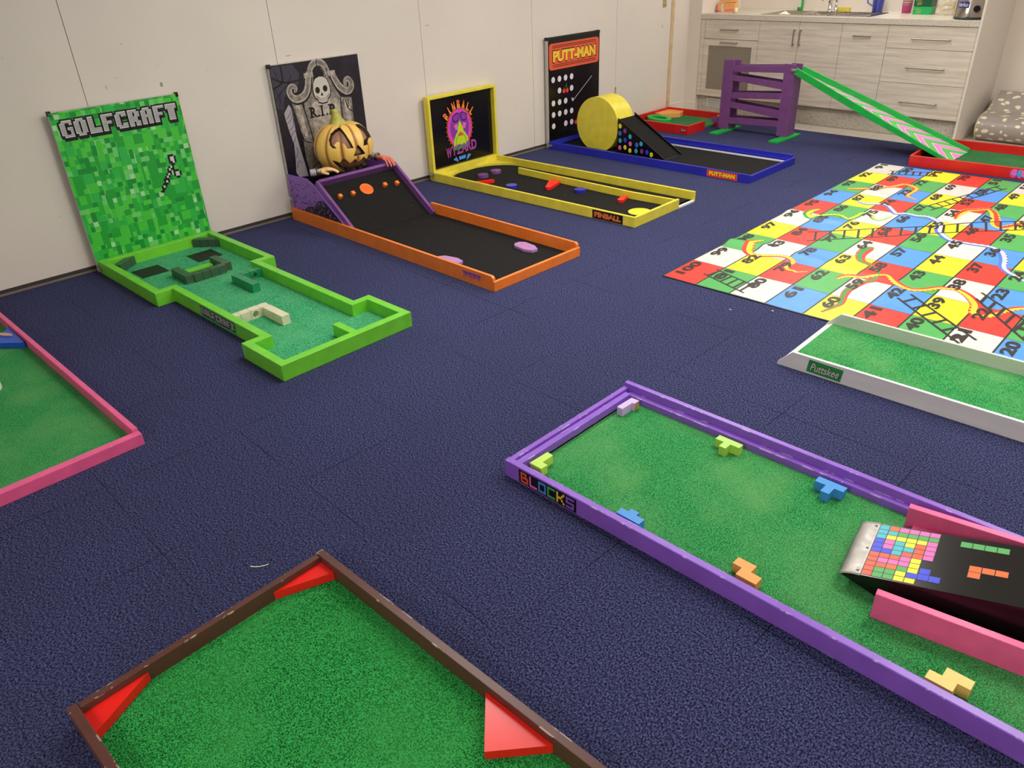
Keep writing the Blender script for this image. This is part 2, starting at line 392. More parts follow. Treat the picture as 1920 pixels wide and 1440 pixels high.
M['steel'] = metal('stainless', (178, 172, 162), 0.22); M['chrome'] = metal('chrome', (225, 225, 225), 0.08)
M['handle'] = metal('handle_steel', (160, 150, 138), 0.35)
M['lilac'] = plain('lilac_block', (208, 180, 232), 0.45); M['limeb'] = plain('lime_block', (196, 232, 96), 0.45); M['limeb2'] = plain('pale_lime_block', (176, 220, 92), 0.45)
M['blueb'] = plain('blue_block', (66, 150, 226), 0.45); M['orgb'] = plain('orange_block', (240, 168, 84), 0.45); M['yelb'] = plain('yellow_block', (242, 208, 104), 0.45)
M['coffin'] = plain('coffin_lilac', (184, 138, 198), .45); M['wornorg'] = plain('worn_wood', (205, 140, 60), 0.6)
M['pix'] = mk_pixel()
for k, c in dict(c_white=(222,216,208), c_red=(250,56,44), c_green=(78,172,86), c_yellow=(246,232,38), c_blue=(78,150,234), c_line=(40,38,36), c_yel2=(250,205,60), c_org=(248,110,40),
                 c_grn2=(40,150,60), c_sky=(70,120,215), c_gray=(172,170,170), c_lgray=(215,212,212), c_black=(20,18,20), c_magenta=(225,70,200), c_violet=(140,60,170), c_cyan=(60,190,205),
                 c_ppink=(240,110,190), c_dblue=(50,70,225), c_lime=(190,225,40), c_bone=(205,198,186), c_dots=(226,222,232), c_banner=(228,92,58), c_brown=(130,84,52),
                 c_silver=(190,188,196), c_text_blue=(80,140,220), c_cloth=(168,160,168), c_moon=(62,58,74), c_batbg=(146,92,200)).items():
    M[k] = plain(k, c, 0.4)
M['stone'] = mk_mottle('stone_print', (150, 142, 132), (88, 82, 78), 34, 0.4); M['stone2'] = mk_mottle('stone_light', (190, 182, 170), (130, 122, 112), 30, 0.4)
M['night'] = mk_mottle('night_print', (38, 34, 48), (22, 20, 28), 8, 0.35)
M['mesh'] = mk_mesh(); M['lam'] = mk_laminate(); M['counter'] = mk_speckle('counter_laminate', (212, 204, 190), (176, 166, 150)); M['plinth'] = mk_speckle('plinth_speckle', (196, 188, 174), (160, 150, 136))
M['spots'] = mk_spots(); M['piping'] = plain('piping', (198, 184, 150), 0.5)
M['skin'] = plain('rubber_hand', (236, 190, 130), 0.45); M['skin2'] = plain('rubber_hand_red', (228, 120, 98), 0.4)
M['cuff'] = metal('cuff', (120, 116, 112), 0.4)

# ------------------------------------------------------------------ the room
SEAMS = [-2.2, -0.98, 0.217, 1.426, 2.635, 3.837, 5.014, 6.143, 7.0]
mb = MB(M['wall'], M['seam'], M['scuff'])
mb.box(-0.12, -0.012, -3.0, 7.32, 0, CEIL, M['seam'])
for a, b in zip(SEAMS[:-1], SEAMS[1:]): mb.box(-0.012, 0.0, a+0.0018, b-0.0018, 0.036, CEIL, M['wall'])
mb.box(-0.012, 0.0, -3.0, -2.2018, 0.036, CEIL, M['wall'])
mb.box(-0.012, 0.0, 7.05, 7.32, 0.0, CEIL, M['wall2'])
FW = Fr((0, 0, 0), (0, 1, 0), (0, 0, 1))
rs = random.Random(3)
for k in range(34):
    y = rs.uniform(0.7, 6.8); z = rs.uniform(0.35, 1.35) if k % 3 else rs.uniform(0.9, 1.12)
    a = rs.uniform(0.002, 0.007); b = rs.uniform(0.001, 0.0026)
    mb.disc(y, z, a, b, M['scuff'], FW, 0.0005, 7, rs.uniform(-0.4, 0.9))
for (y, z, l, t) in [(2.72, 1.04, 0.018, 0.002), (1.86, 0.975, 0.008, 0.012), (3.9, 1.12, 0.02, 0.0018), (6.86, 0.86, 0.004, 0.012), (6.87, 0.862, 0.002, 0.012), (1.55, 1.0, 0.002, 0.012)]:
    mb.rect(y-l, y+l, z-t, z+t, M['scuff'], FW, 0.0005)
struct(mb.build('wall_left'))
mb = MB(M['seal'], M['seal_d']); mb.box(-0.010, 0.006, -3, 7.0, 0.0, 0.014, M['seal']); mb.box(-0.012, -0.004, -3, 7.0, 0.014, 0.036, M['seal_d'])
struct(mb.build('baseboard_left', bevel=0.003))
mb = MB(M['tan']); mb.box(-0.012, 0.006, 7.0, 7.05, 0, CEIL); struct(mb.build('trim_1'))
mb = MB(M['wall2']); mb.box(-0.005, 0.012, 7.05, 7.32, 0, 0.10); mb.box(0.0, 0.15, 7.305, 7.32, 0, 0.10); struct(mb.build('baseboard_nib', bevel=0.003))
mb = MB(M['wall2'])
mb.box(-0.12, 0.148, 7.32, 8.05, 0, CEIL)
struct(mb.build('wall_nib'))
mb = MB(M['wall2']); mb.box(-0.12, 7.2, 8.05, 8.15, 0, CEIL); struct(mb.build('wall_far'))
mb = MB(M['wall2']); mb.box(7.2, 7.3, -3.1, 8.15, 0, CEIL); struct(mb.build('wall_right'))
mb = MB(M['wall2']); mb.box(-0.12, 7.2, -3.1, -3.0, 0, CEIL); struct(mb.build('wall_near'))
mb = MB(M['ceil']); mb.box(-0.12, 7.3, -3.1, 8.15, CEIL, CEIL+0.1); struct(mb.build('ceiling'))
mb = MB(M['carpet'], M['tile'])
mb.box(-0.12, 7.3, -3.1, 7.09, -0.1, 0.0, M['carpet']); mb.box(-0.12, 7.3, 7.09, 8.15, -0.1, -0.002, M['tile'])
struct(mb.build('floor'))
M['diff'], nt_, b_ = nodes('light_diffuser'); b_.inputs['Base Color'].default_value = (0.9, 0.9, 0.88, 1); b_.inputs['Emission Color'].default_value = (1, 0.95, 0.88, 1); b_.inputs['Emission Strength'].default_value = 3.0
PLACE = ['above the skull backboard', 'above the yellow pinball course', 'above the kitchen counter', 'above the purple block course', 'above the number mat', 'behind the camera by the right wall', 'behind the camera in the middle']
for (lx, ly, lp), lo, pl in zip(PANELS, LIGHTS, PLACE):
    t = thing('ceiling_light', 'white rectangular ceiling light panel '+pl, 'ceiling light', (lx, ly, CEIL), 0, 'ceiling light panels')
    f = MB(M['alu']); f.ring([(-.3,-.6),(.3,-.6),(.3,.6),(-.3,.6)], [(-.285,-.585),(.285,-.585),(.285,.585),(-.285,.585)], -0.03, 0); f.build('frame', t)
    f = MB(M['diff']); f.box(-.285, .285, -.585, .585, -0.024, -0.004); f.build('diffuser', t)
    lo.parent = t

# ------------------------------------------------------------------ shared bits
def latch(parent, loc, rz=0.0):
    """small bent silver toggle clip lying on a vertical face that looks towards local -y"""
    mb = MB(M['silver'])
    mb.box(-0.022, -0.002, -0.002, 0.0, -0.012, 0.012)
    mb.cyl((-0.016, -0.004, 0.006), (-0.016, -0.001, 0.006), 0.003, n=8); mb.cyl((-0.016, -0.004, -0.006), (-0.016, -0.001, -0.006), 0.003, n=8)
    mb.box(0.012, 0.034, -0.002, 0.0, -0.010, 0.008)
    mb.tube([(-0.012, -0.006, 0.008), (0.006, -0.012, 0.006), (0.024, -0.008, 0.002), (0.032, -0.006, -0.004), (0.022, -0.008, -0.009), (0.004, -0.013, -0.007), (-0.012, -0.006, -0.006)], 0.0022, 8)
    mb.tube([(0.004, -0.012, 0.005), (0.010, -0.015, -0.004), (0.0, -0.010, -0.012)], 0.0026, 8)
    o = mb.build('latch', parent, loc=loc, rot=(0, 0, rz)); o['label'] = 'silver toggle latch'
    return o
def rails(parent, mat, L, W, T, H, HF=None, name='rail'):
    """near, far side rails and the two end rails as four boards"""
    HF = HF or H
    for (x0, x1, y0, y1, h) in ((0, L, 0, T, H), (0, L, W-T, W, H), (0, T, T+.0005, W-T-.0005, HF), (L-T, L, T+.0005, W-T-.0005, HF)):
        m = MB(mat); m.box(x0, x1, y0, y1, 0, h); m.build(name, parent, bevel=0.0025)

def mapw(o, rz):
    c, s = math.cos(rz), math.sin(rz)
    def f(x, y): dx, dy = x-o[0], y-o[1]; return (dx*c+dy*s, -dx*s+dy*c)
    return f
BIT = {
'G': [' XXXX','XX  X','XX   ','XX XX','XX  X','XX  X',' XXXX'], 'O': [' XXX ','XX XX','XX XX','XX XX','XX XX','XX XX',' XXX '],
'L': ['XX   ']*5+['XXXXX','XXXXX'], 'F': ['XXXXX','XX   ','XX   ','XXXX ','XX   ','XX   ','XX   '], 'C': [' XXXX','XX XX','XX   ','XX   ','XX   ','XX XX',' XXXX'],
'R': ['XXXX ','XX XX','XX XX','XXXX ','XXXX ','XX XX','XX XX'], 'A': [' XXX ','XX XX','XX XX','XXXXX','XX XX','XX XX','XX XX'], 'T': ['XXXXX','XXXXX',' XXX ',' XXX ',' XXX ',' XXX ',' XXX ']}
def bitword(w):
    return [' '.join(BIT[c][r] for c in w) for r in range(7)]

# ------------------------------------------------------------------ lime green course with the pixel backboard
GO, GR = (0.066, 1.203), R(1.6)
t = thing('mini_golf_course', 'lime green stepped mini golf course with green pixel backboard reading GOLFCRAFT', 'mini golf course', (GO[0], GO[1], 0), GR)
gw = mapw(GO, GR)
out = [(0,0),(.79,0),(.79,.095),(1.705,.095),(1.705,0),(2.05,0),(2.05,.72),(1.71,.72),(1.71,.625),(.79,.625),(.79,.72),(0,.72)]
T_ = .042
inn = [(T_,T_),(.79-T_,T_),(.79-T_,.095+T_),(1.705+T_,.095+T_),(1.705+T_,T_),(2.05-T_,T_),(2.05-T_,.72-T_),(1.71+T_,.72-T_),(1.71+T_,.625-T_),(.79-T_,.625-T_),(.79-T_,.72-T_),(T_,.72-T_)]
mb = MB(M['lime']); mb.ring(out, inn, 0, .078); mb.box(1.86, 2.012, .39, .43, .014, .076, M['lime'])
FS = Fr((0, .095, 0), (1, 0, 0), (0, 0, 1))   # face looking to -y
LOGO = bitword('GOLFCRAFT')
def golflogo(mb, fr, u, v, W, H, h):
    px, py = W/53, H/7
    mb.pixels(LOGO, u+px*.2, v-py*.9, px, py, M['c_black'], fr, h, grow=px*0.75)
    mb.pixels(LOGO, u, v, px, py, M['c_black'], fr, h+.0003, grow=px*0.8)
    mb.pixels(LOGO, u, v, px, py, M['c_lgray'], fr, h+.0008, grow=px*0.12)
    mb.pixels([r for r in LOGO], u+px*.15, v-py*.3, px, py*.93, M['c_gray'], fr, h+.0011, grow=-px*0.08)
mb.rect(1.10, 1.47, .004, .074, M['c_green'], FS, .0006)
golflogo(mb, FS, 1.115, .062, .34, .036, .001)
mb.build('frame', t, bevel=0.003)
mb = MB(M['turf_t'], M['black'])
def shr(poly, e):  # outline inside the frame, for the turf
    return poly
mb.prism(inn, .002, .014, M['turf_t'])
FT = Fr((0,0,.0145), (1,0,0), (0,1,0))
for q in ([(.234,1.317),(.236,1.477),(.400,1.484),(.398,1.326)], [(.229,1.661),(.225,1.823),(.391,1.826),(.402,1.664)]):
    mb.flat([gw(*p) for p in q], M['black'], FT, .001)
mb.build('turf', t)
def cubes(parent, name, mat, world, ang, n, L, wdt, z0, z1, hole=None, lab=None):
    """row of n grooved cubes along one direction; optional round hole through one cube"""
    a, b = gw(*world); mb = MB(mat)
    for k in range(n):
        x0 = -L/2 + k*L/n + .0008; x1 = -L/2 + (k+1)*L/n - .0008
        if hole == k:
            s = 16; cx, cz, r = (x0+x1)/2, (z0+z1)/2-.003, min((x1-x0), z1-z0)*.36
            circ = [(cx+r*math.cos(2*math.pi*i/s), cz+r*math.sin(2*math.pi*i/s)) for i in range(s)]
            sq = []
            for i in range(s):
                c_, s_ = math.cos(2*math.pi*i/s), math.sin(2*math.pi*i/s); q = 1/max(abs(c_), abs(s_))
                sq.append(((x0+x1)/2 + c_*q*(x1-x0)/2, (z0+z1)/2 + s_*q*(z1-z0)/2))
            vs = [(p[0], -wdt/2, p[1]) for p in sq]+[(p[0], wdt/2, p[1]) for p in sq]+[(p[0], -wdt/2, p[1]) for p in circ]+[(p[0], wdt/2, p[1]) for p in circ]
            fs = []
            for i in range(s):
                j = (i+1) % s
                fs += [(i, j, 2*s+j, 2*s+i), (s+j, s+i, 3*s+i, 3*s+j), (j, i, s+i, s+j), (2*s+i, 2*s+j, 3*s+j, 3*s+i)]
            mb.add(vs, fs, mat)
        else: mb.box(x0, x1, -wdt/2, wdt/2, z0, z1)
    mb.box(-L/2+.002, L/2-.002, -wdt/2+.0015, wdt/2-.0015, z0, z0+.004)
    o = mb.build(name, parent, bevel=0.0012, loc=(a, b, 0), rot=(0, 0, ang))
    if lab: o['label'] = lab
    return o
zt, zb = .064, .014
cubes(t, 'block_row', M['dkgreen'], (.608, 1.478), 0, 4, .19, .046, zb, zt, None, 'dark green row of blocks')
cubes(t, 'block_row', M['dkgreen'], (.684, 1.602), R(90), 4, .198, .044, zb, zt, None, 'dark green row of blocks')
cubes(t, 'block_row', M['dkgreen'], (.590, 1.718), 0, 4, .185, .046, zb, zt, None, 'dark green row of blocks')
cubes(t, 'block_row', M['dkgreen'], (.142, 1.325), R(-54), 3, .15, .046, zb, zt, None, 'dark green corner blocks')
cubes(t, 'block_row', M['dkgreen'], (.160, 1.850), R(41), 4, .20, .046, zb, zt, None, 'dark green corner blocks')
mb = MB(M['lime']); p0 = gw(.535, 1.60); mb.box(p0[0]-.022, p0[0]+.022, p0[1]-.085, p0[1]+.085, .014, .036); mb.build('goal_block', t, bevel=.002)
cubes(t, 'block_row', M['green'], (.906, 1.735), R(90), 4, .19, .042, zb, zt, 2, 'green row of blocks with ball hole')
cubes(t, 'block_row', M['green'], (1.022, 1.668), 0, 4, .19, .044, zb, zt, None, 'green row of blocks')
cubes(t, 'block_row', M['beige'], (1.415, 1.470), R(90), 4, .215, .044, zb, zt, 2, 'beige row of blocks with ball hole')
cubes(t, 'block_row', M['beige'], (1.530, 1.560), 0, 4, .185, .044, zb, zt, None, 'beige row of blocks')
mb = MB(M['pix'], M['alu'], M['black'])
mb.box(-.034, -.016, -.006, .728, .004, .918, M['alu']); mb.box(-.035, -.015, -.008, .012, .90, .925, M['black']); mb.box(-.035, -.015, .712, .730, .90, .925, M['black'])
FB = Fr((-.015, 0, 0), (0, 1, 0), (0, 0, 1))
mb.rect(-.004, .726, .06, .916, M['pix'], FB, 0)
golflogo(mb, FB, .035, .868, .66, .088, .0006)
# pixel golf club printed on the board
CL = ['        XXX ','        XOOX','        XOOX','        XXOX','         XX ','       XOX  ','      XOXX  ','      XX XXX','     XOX XOOX','    XOX  XOOX','   XXX    XX','   XOX      ','  XXX       ',' XOX        ',' XX         ','XX          ']
px = .0118
for j, r_ in enumerate(CL):
    for i, ch in enumerate(r_):
        if ch != ' ': mb.rect(.478+i*px, .478+(i+1)*px, .585-(j+1)*px*1.12, .585-j*px*1.12, M['c_black'] if ch == 'X' else M['c_lgray'], FB, .0008)
mb.build('backboard', t)['label'] = 'green pixel patterned backboard'
latch(t, (.01, -.001, .035))

# ------------------------------------------------------------------ orange course, ramp and tombstone backboard
OO, OR_ = (0.046, 2.517), R(.55)
t = thing('mini_golf_course', 'orange mini golf course with black felt, purple sloping ramp and tombstone backboard', 'mini golf course', (OO[0], OO[1], 0), OR_)
ow = mapw(OO, OR_)
mb = MB(M['orange'])
mb.prism([(0,0),(2.03,0),(2.04,.06),(2.038,.074),(2.025,.084),(0,.084)], -.02, 0, M['orange'], Fr((0,0,0),(1,0,0),(0,0,1)))
FO = Fr((0,0,0),(1,0,0),(0,0,1))
# purple dripping sticker
for k in range(12):
    u = 1.80+k*.0118; l = .045*(1 - .35*abs(math.sin(k*1.9)))
    mb.flat([(u,.062),(u+.0108,.062),(u+.009,.062-l*.55),(u+.0054,.062-l),(u+.002,.062-l*.5)], M['c_violet'] if k % 3 else M['c_batbg'], FO, .0008)
mb.rect(1.795, 1.945, .056, .064, M['c_violet'], FO, .0006)
mb.build('rail', t, bevel=.003)
mb = MB(M['orange']); mb.prism([(.70,0),(2.03,0),(2.04,.06),(2.038,.074),(2.025,.084),(.70,.084)], -.02, 0, M['orange'], Fr((0,.68,0),(1,0,0),(0,0,1)))
mb.build('rail', t, bevel=.003)
mb = MB(M['orange']); mb.box(2.03, 2.05, 0, .70, 0, .056); mb.build('rail', t, bevel=.003)
mb = MB(M['felt']); mb.box(.0, 2.03, .0205, .6795, .002, .014); mb.build('felt_base', t)
# ramp: slope from (x .71, z .014) up to (x .345, z .27)
sx0, sz0, sx1, sz1 = .71, .015, .346, .272
SLl = math.hypot(sx1-sx0, sz1-sz0)
FR_ = Fr((sx0, .04, sz0), (0, 1, 0), (sx1-sx0, 0, sz1-sz0))  # u = y, v up the slope; normal points up-right
if FR_.n.z < 0: FR_.n = -FR_.n
mb = MB(M['felt'])
mb.add([FR_.p(a, b, h) for h in (-.012, .0) for a, b in ((0,0),(.62,0),(.62,SLl),(0,SLl))], [(0,1,2,3),(7,6,5,4),(0,4,5,1),(1,5,6,2),(2,6,7,3),(3,7,4,0)])
mb.F[-6:] = [f[::-1] for f in mb.F[-6:]]
rp = mb.build('ramp', t)
for y0 in (.022, .655):
    s_ = 1
    m2 = MB(M['purpled']); yy = y0-.04
    pts = [(yy, -.03), (yy+.020, -.03), (yy+.020, SLl+.02), (yy, SLl+.02)]
    m2.add([FR_.p(a, b, h) for h in (-.014, .045) for a, b in pts], [(0,1,2,3),(7,6,5,4),(0,4,5,1),(1,5,6,2),(2,6,7,3),(3,7,4,0)])
    m2.F[-6:] = [f[::-1] for f in m2.F[-6:]]
    m2.build('ramp_rail', rp, bevel=.002)
m2 = MB(M['purpled'])
m2.add([FR_.p(a, b, h) for h in (-.014, .05) for a, b in ((.0,SLl-.0),(.615,SLl-.0),(.615,SLl+.022),(.0,SLl+.022))], [(0,1,2,3),(7,6,5,4),(0,4,5,1),(1,5,6,2),(2,6,7,3),(3,7,4,0)])
m2.F[-6:] = [f[::-1] for f in m2.F[-6:]]
m2.build('ramp_top_rail', rp, bevel=.002)
for (s, y) in ((.322, 2.64), (.318, 2.74), (.318, 3.005), (.305, 3.10)):
    u = y-OO[1]-.04+.003; m2 = MB(M['orange'])
    h = .013; m2.add([FR_.p(a, b, z) for z in (0, .026) for a, b in ((u-h,s-h),(u+h,s-h),(u+h,s+h),(u-h,s+h))], [(0,1,2,3),(7,6,5,4),(0,4,5,1),(1,5,6,2),(2,6,7,3),(3,7,4,0)])
    m2.F[-6:] = [f[::-1] for f in m2.F[-6:]]
    m2.build('peg_cube', rp, bevel=.0015)['label'] = 'small orange cube'
m2 = MB(M['orange'], M['c_org'])
u, s = 2.868-OO[1]-.04, .335; n = 32
ci = lambda r, h: [FR_.p(u+r*math.cos(2*math.pi*i/n), s+r*math.sin(2*math.pi*i/n), h) for i in range(n)]
vs = ci(.048, .001)+ci(.046, .005)+ci(.040, .005)+ci(.038, .0015)
m2.add(vs, [(k*n+i, k*n+(i+1) % n, (k+1)*n+(i+1) % n, (k+1)*n+i) for k in range(3) for i in range(n)], M['orange'], True); m2.add(ci(.038, .0018), [tuple(range(n))], M['c_org'])
m2.build('goal_ring', rp)['label'] = 'orange ball hole ring'
for yy, nm in ((.014, 0), (.674, 1)):
    m2 = MB(M['c_batbg'], M['c_black'], M['plum'])
    FP = Fr((0, yy, 0), (1, 0, 0), (0, 0, 1))
    poly = [(.002,.062),(.002,.312),(.255,.318),(.325,.288),(.345,.262),(.72,.018),(.70,.018),(.02,.018)]
    m2.prism([(.0,.02),(.0,.312),(.252,.318),(.322,.290),(.716,.02)], -.008, 0, M['c_batbg'], FP)
    rb = random.Random(5+nm)
    zz = lambda x: .318-.0*x if x < .25 else .318-(x-.25)*.63
    if nm == 0:
        m2.flat([(.10,.085),(.17,.10),(.22,.13),(.30,.14),(.36,.19),(.42,.20),(.46,.18),(.70,.03),(.70,.022),(.02,.022),(.02,.085)], M['c_black'], FP, .0007)
        for k in range(240):
            x = rb.uniform(.02, .66); z = rb.uniform(.08, .31)
            if z > zz(x)-.02: continue
            dens = 1-(z-.07)/.26
            inb = z < .085+max(0, x-.1)*.38
            if rb.random() > .35+.65*dens: continue
            sc = rb.uniform(.006, .012); a = rb.uniform(-.5, .5); c_, s__ = math.cos(a)*sc, math.sin(a)*sc
            bat = [(-1.3,.55),(-.5,.15),(0,.3),(.5,.15),(1.3,.6),(.7,-.2),(0,-.7),(-.7,-.2)]
            m2.flat([(x+p*c_-q*s__, z+p*s__+q*c_) for p, q in bat], M['c_batbg'] if inb else M['c_moon'], FP, .0011 if inb else .0008)
    m2.build('ramp_side', rp)['label'] = 'purple side panel printed with black bats'
mb = MB(M['purple'])
for ctr, ang in (((1.775, 3.100), R(-8)), ((1.585, 2.650), R(12))):
    m2 = MB(M['coffin'], M['c_org']); c0 = ow(*ctr)
    hx = [(-.088,-.018),(-.060,-.043),(.035,-.045),(.088,-.02),(.088,.02),(.03,.045),(-.06,.043),(-.088,.018)] if True else []
    m2.prism(hx, .014, .030, M['coffin']); m2.prism([(a*.86, b*.8) for a, b in hx], .030, .0312, M['coffin'])
    if ctr[0] > 1.7: m2.text('RIP', -.05, -.012, .09, .024, M['c_org'], Fr((0,0,.0312),(1,0,0),(0,1,0)), .0005)
    m2.build('coffin_block', t, bevel=.002, loc=(c0[0], c0[1], 0), rot=(0, 0, ang))['label'] = 'lilac coffin shaped block'
# backboard with the tombstone print
mb = MB(M['night'], M['alu'], M['black'])
mb.box(-.034, -.010, .028, .722, .002, 1.0, M['alu']); mb.box(-.035, -.009, .026, .046, .98, 1.005, M['black'])
FB = Fr((-.0095, -OO[1], 0), (0, 1, 0), (0, 0, 1))
mb.rect(2.547, 3.237, .01, .998, M['night'], FB, 0)
K = M['c_black']
mb.flat([(2.55,.99),(2.72,.99),(2.76,.93),(2.74,.86),(2.68,.84),(2.62,.80),(2.60,.72),(2.555,.74)], M['c_moon'], FB, .0005)
for p, w_ in (([(2.55,.93),(2.60,.90),(2.66,.885),(2.76,.89)], .01), ([(2.55,.86),(2.59,.87),(2.63,.90),(2.63,.99)], .012), ([(2.555,.78),(2.60,.83),(2.66,.87),(2.70,.93)], .006), ([(2.575,.74),(2.585,.80),(2.56,.86)], .005), ([(2.60,.83),(2.59,.76),(2.615,.73)], .004), ([(2.66,.885),(2.70,.86),(2.71,.82)], .004), ([(2.60,.90),(2.58,.97)], .005)):
    mb.ribbon(p, w_, K, FB, .0009)
mb.flat([(2.643,.748),(2.60,.70),(2.601,.67),(2.612,.59),(2.632,.49),(2.622,.38),(2.611,.306),(2.63,.27),(2.70,.264),(2.69,.35),(2.678,.422),(2.661,.551),(2.661,.653),(2.66,.72)], M['c_cloth'], FB, .0006)
for p in ([(2.61,.66),(2.65,.70),(2.66,.735)], [(2.605,.63),(2.64,.65),(2.66,.69)], [(2.615,.585),(2.65,.61),(2.66,.66)], [(2.62,.54),(2.64,.57),(2.665,.58)], [(2.632,.5),(2.655,.54)], [(2.63,.40),(2.65,.44),(2.645,.47)], [(2.625,.33),(2.645,.38),(2.665,.36)]):
    mb.ribbon(p, .0035, K, FB, .001, 2)
mb.flat([(2.735,.25),(2.752,.60),(2.762,.75),(2.80,.80),(2.83,.90),(2.86,.955),(2.92,.965),(2.965,.93),(2.99,.86),(3.03,.78),(3.055,.74),(3.065,.25)], M['stone'], FB, .0007)
mb.flat([(2.80,.25),(2.805,.60),(2.815,.72),(2.84,.74),(3.02,.74),(3.035,.70),(3.03,.25)], M['stone2'], FB, .0010)
mb.flat([(2.668,.758),(2.74,.750),(2.765,.60),(2.775,.509),(2.79,.38),(2.807,.28),(2.72,.262),(2.705,.40),(2.709,.528),(2.69,.65)], M['stone'], FB, .0011)
mb.flat([(2.685,.735),(2.725,.735),(2.748,.56),(2.75,.50),(2.725,.54)], M['stone2'], FB, .0014)
mb.flat([(3.05,.74),(3.143,.727),(3.135,.60),(3.13,.28),(3.05,.28)], M['stone'], FB, .0011)
mb.flat([(3.075,.715),(3.125,.705),(3.118,.62),(3.11,.34),(3.075,.34)], M['stone2'], FB, .0014)
for p in ([(2.745,.74),(2.768,.62),(2.785,.50),(2.80,.36),(2.815,.26)], [(3.05,.74),(3.045,.5),(3.045,.28)], [(2.70,.56),(2.72,.50),(2.765,.48)], [(3.09,.715),(3.10,.66),(3.14,.63)], [(3.11,.71),(3.10,.66)]):
    mb.ribbon(p, .007, K, FB, .0016, 3)
mb.flat([(2.858,.90),(2.865,.935),(2.895,.952),(2.925,.945),(2.945,.915),(2.945,.88),(2.86,.87)], K, FB, .0012)
def scroll(p, w_):
    mb.ribbon([(a+.003, b-.008) for a, b in p], [x*1.18 for x in w_], K, FB, .0018); mb.ribbon(p, w_, M['stone2'], FB, .0022); mb.ribbon(p, [x*.55 for x in w_], M['stone'], FB, .0025)
scroll([(2.832,.928),(2.818,.88),(2.804,.83),(2.775,.792),(2.735,.775),(2.695,.778),(2.668,.805),(2.665,.838),(2.688,.858),(2.712,.848),(2.712,.828),(2.698,.826)], [.042,.045,.05,.05,.042,.034,.026,.016])
scroll([(3.010,.915),(3.022,.87),(3.052,.815),(3.088,.782),(3.122,.772),(3.150,.792),(3.152,.825),(3.132,.850),(3.108,.842),(3.104,.818),(3.118,.812)], [.042,.045,.05,.05,.042,.034,.026,.016])
scroll([(2.838,.905),(2.845,.945),(2.875,.975),(2.914,.982),(2.950,.965),(2.972,.925),(2.976,.895)], [.036,.044,.044,.036])
mb.rect(2.79, 2.862, .895, .925, M['stone2'], FB, .0027); mb.rect(2.965, 3.035, .885, .918, M['stone2'], FB, .0027)
mb.ribbon([(2.905,1.0),(2.898,.97),(2.903,.945)], .006, K, FB, .003, 2); mb.ribbon([(2.972,.94),(2.968,.91),(2.98,.885)], .005, K, FB, .003, 2)
sk = [(2.906,.892),(2.872,.882),(2.852,.855),(2.845,.82),(2.846,.79),(2.852,.765),(2.870,.755),(2.873,.733),(2.905,.724),(2.942,.727),(2.950,.750),(2.970,.768),(2.976,.80),(2.972,.835),(2.960,.868),(2.938,.886)]
mb.flat([((a-2.91)*1.09+2.91, (b-.81)*1.07+.808) for a, b in sk], K, FB, .0030); mb.flat(sk, M['c_bone'], FB, .0033)
mb.disc(2.877, .808, .018, .021, K, FB, .0037); mb.disc(2.938, .812, .018, .021, K, FB, .0037); mb.flat([(2.907,.792),(2.896,.770),(2.918,.770)], K, FB, .0037)
mb.rect(2.874, 2.944, .735, .752, K, FB, .0036)
for k in range(7): mb.rect(2.877+k*.0095, 2.884+k*.0095, .737, .750, M['c_lgray'], FB, .0039)
mb.ribbon([(2.858,.775),(2.875,.762),(2.885,.757)], .004, K, FB, .0037, 2); mb.ribbon([(2.965,.775),(2.95,.762),(2.938,.757)], .004, K, FB, .0037, 2)
for ch, u, w_ in (('R', 2.796, .050), ('I', 2.882, .014), ('P', 2.950, .044)):
    mb.text(ch, u, .640, w_, .066, K, FB, .0020, bold=.045)
    mb.rect(u-.009, u+.024, .638, .647, K, FB, .0021); mb.rect(u-.009, u+.020, .699, .708, K, FB, .0021)
    if ch == 'R': mb.rect(u+.036, u+.060, .638, .647, K, FB, .0021)
for u in (2.862, 2.925, 3.012): mb.disc(u, .645, .007, .008, K, FB, .0021, 12)
mb.build('backboard', t)['label'] = 'night sky backboard printed with skull tombstone'
latch(t, (.012, .004, .155))

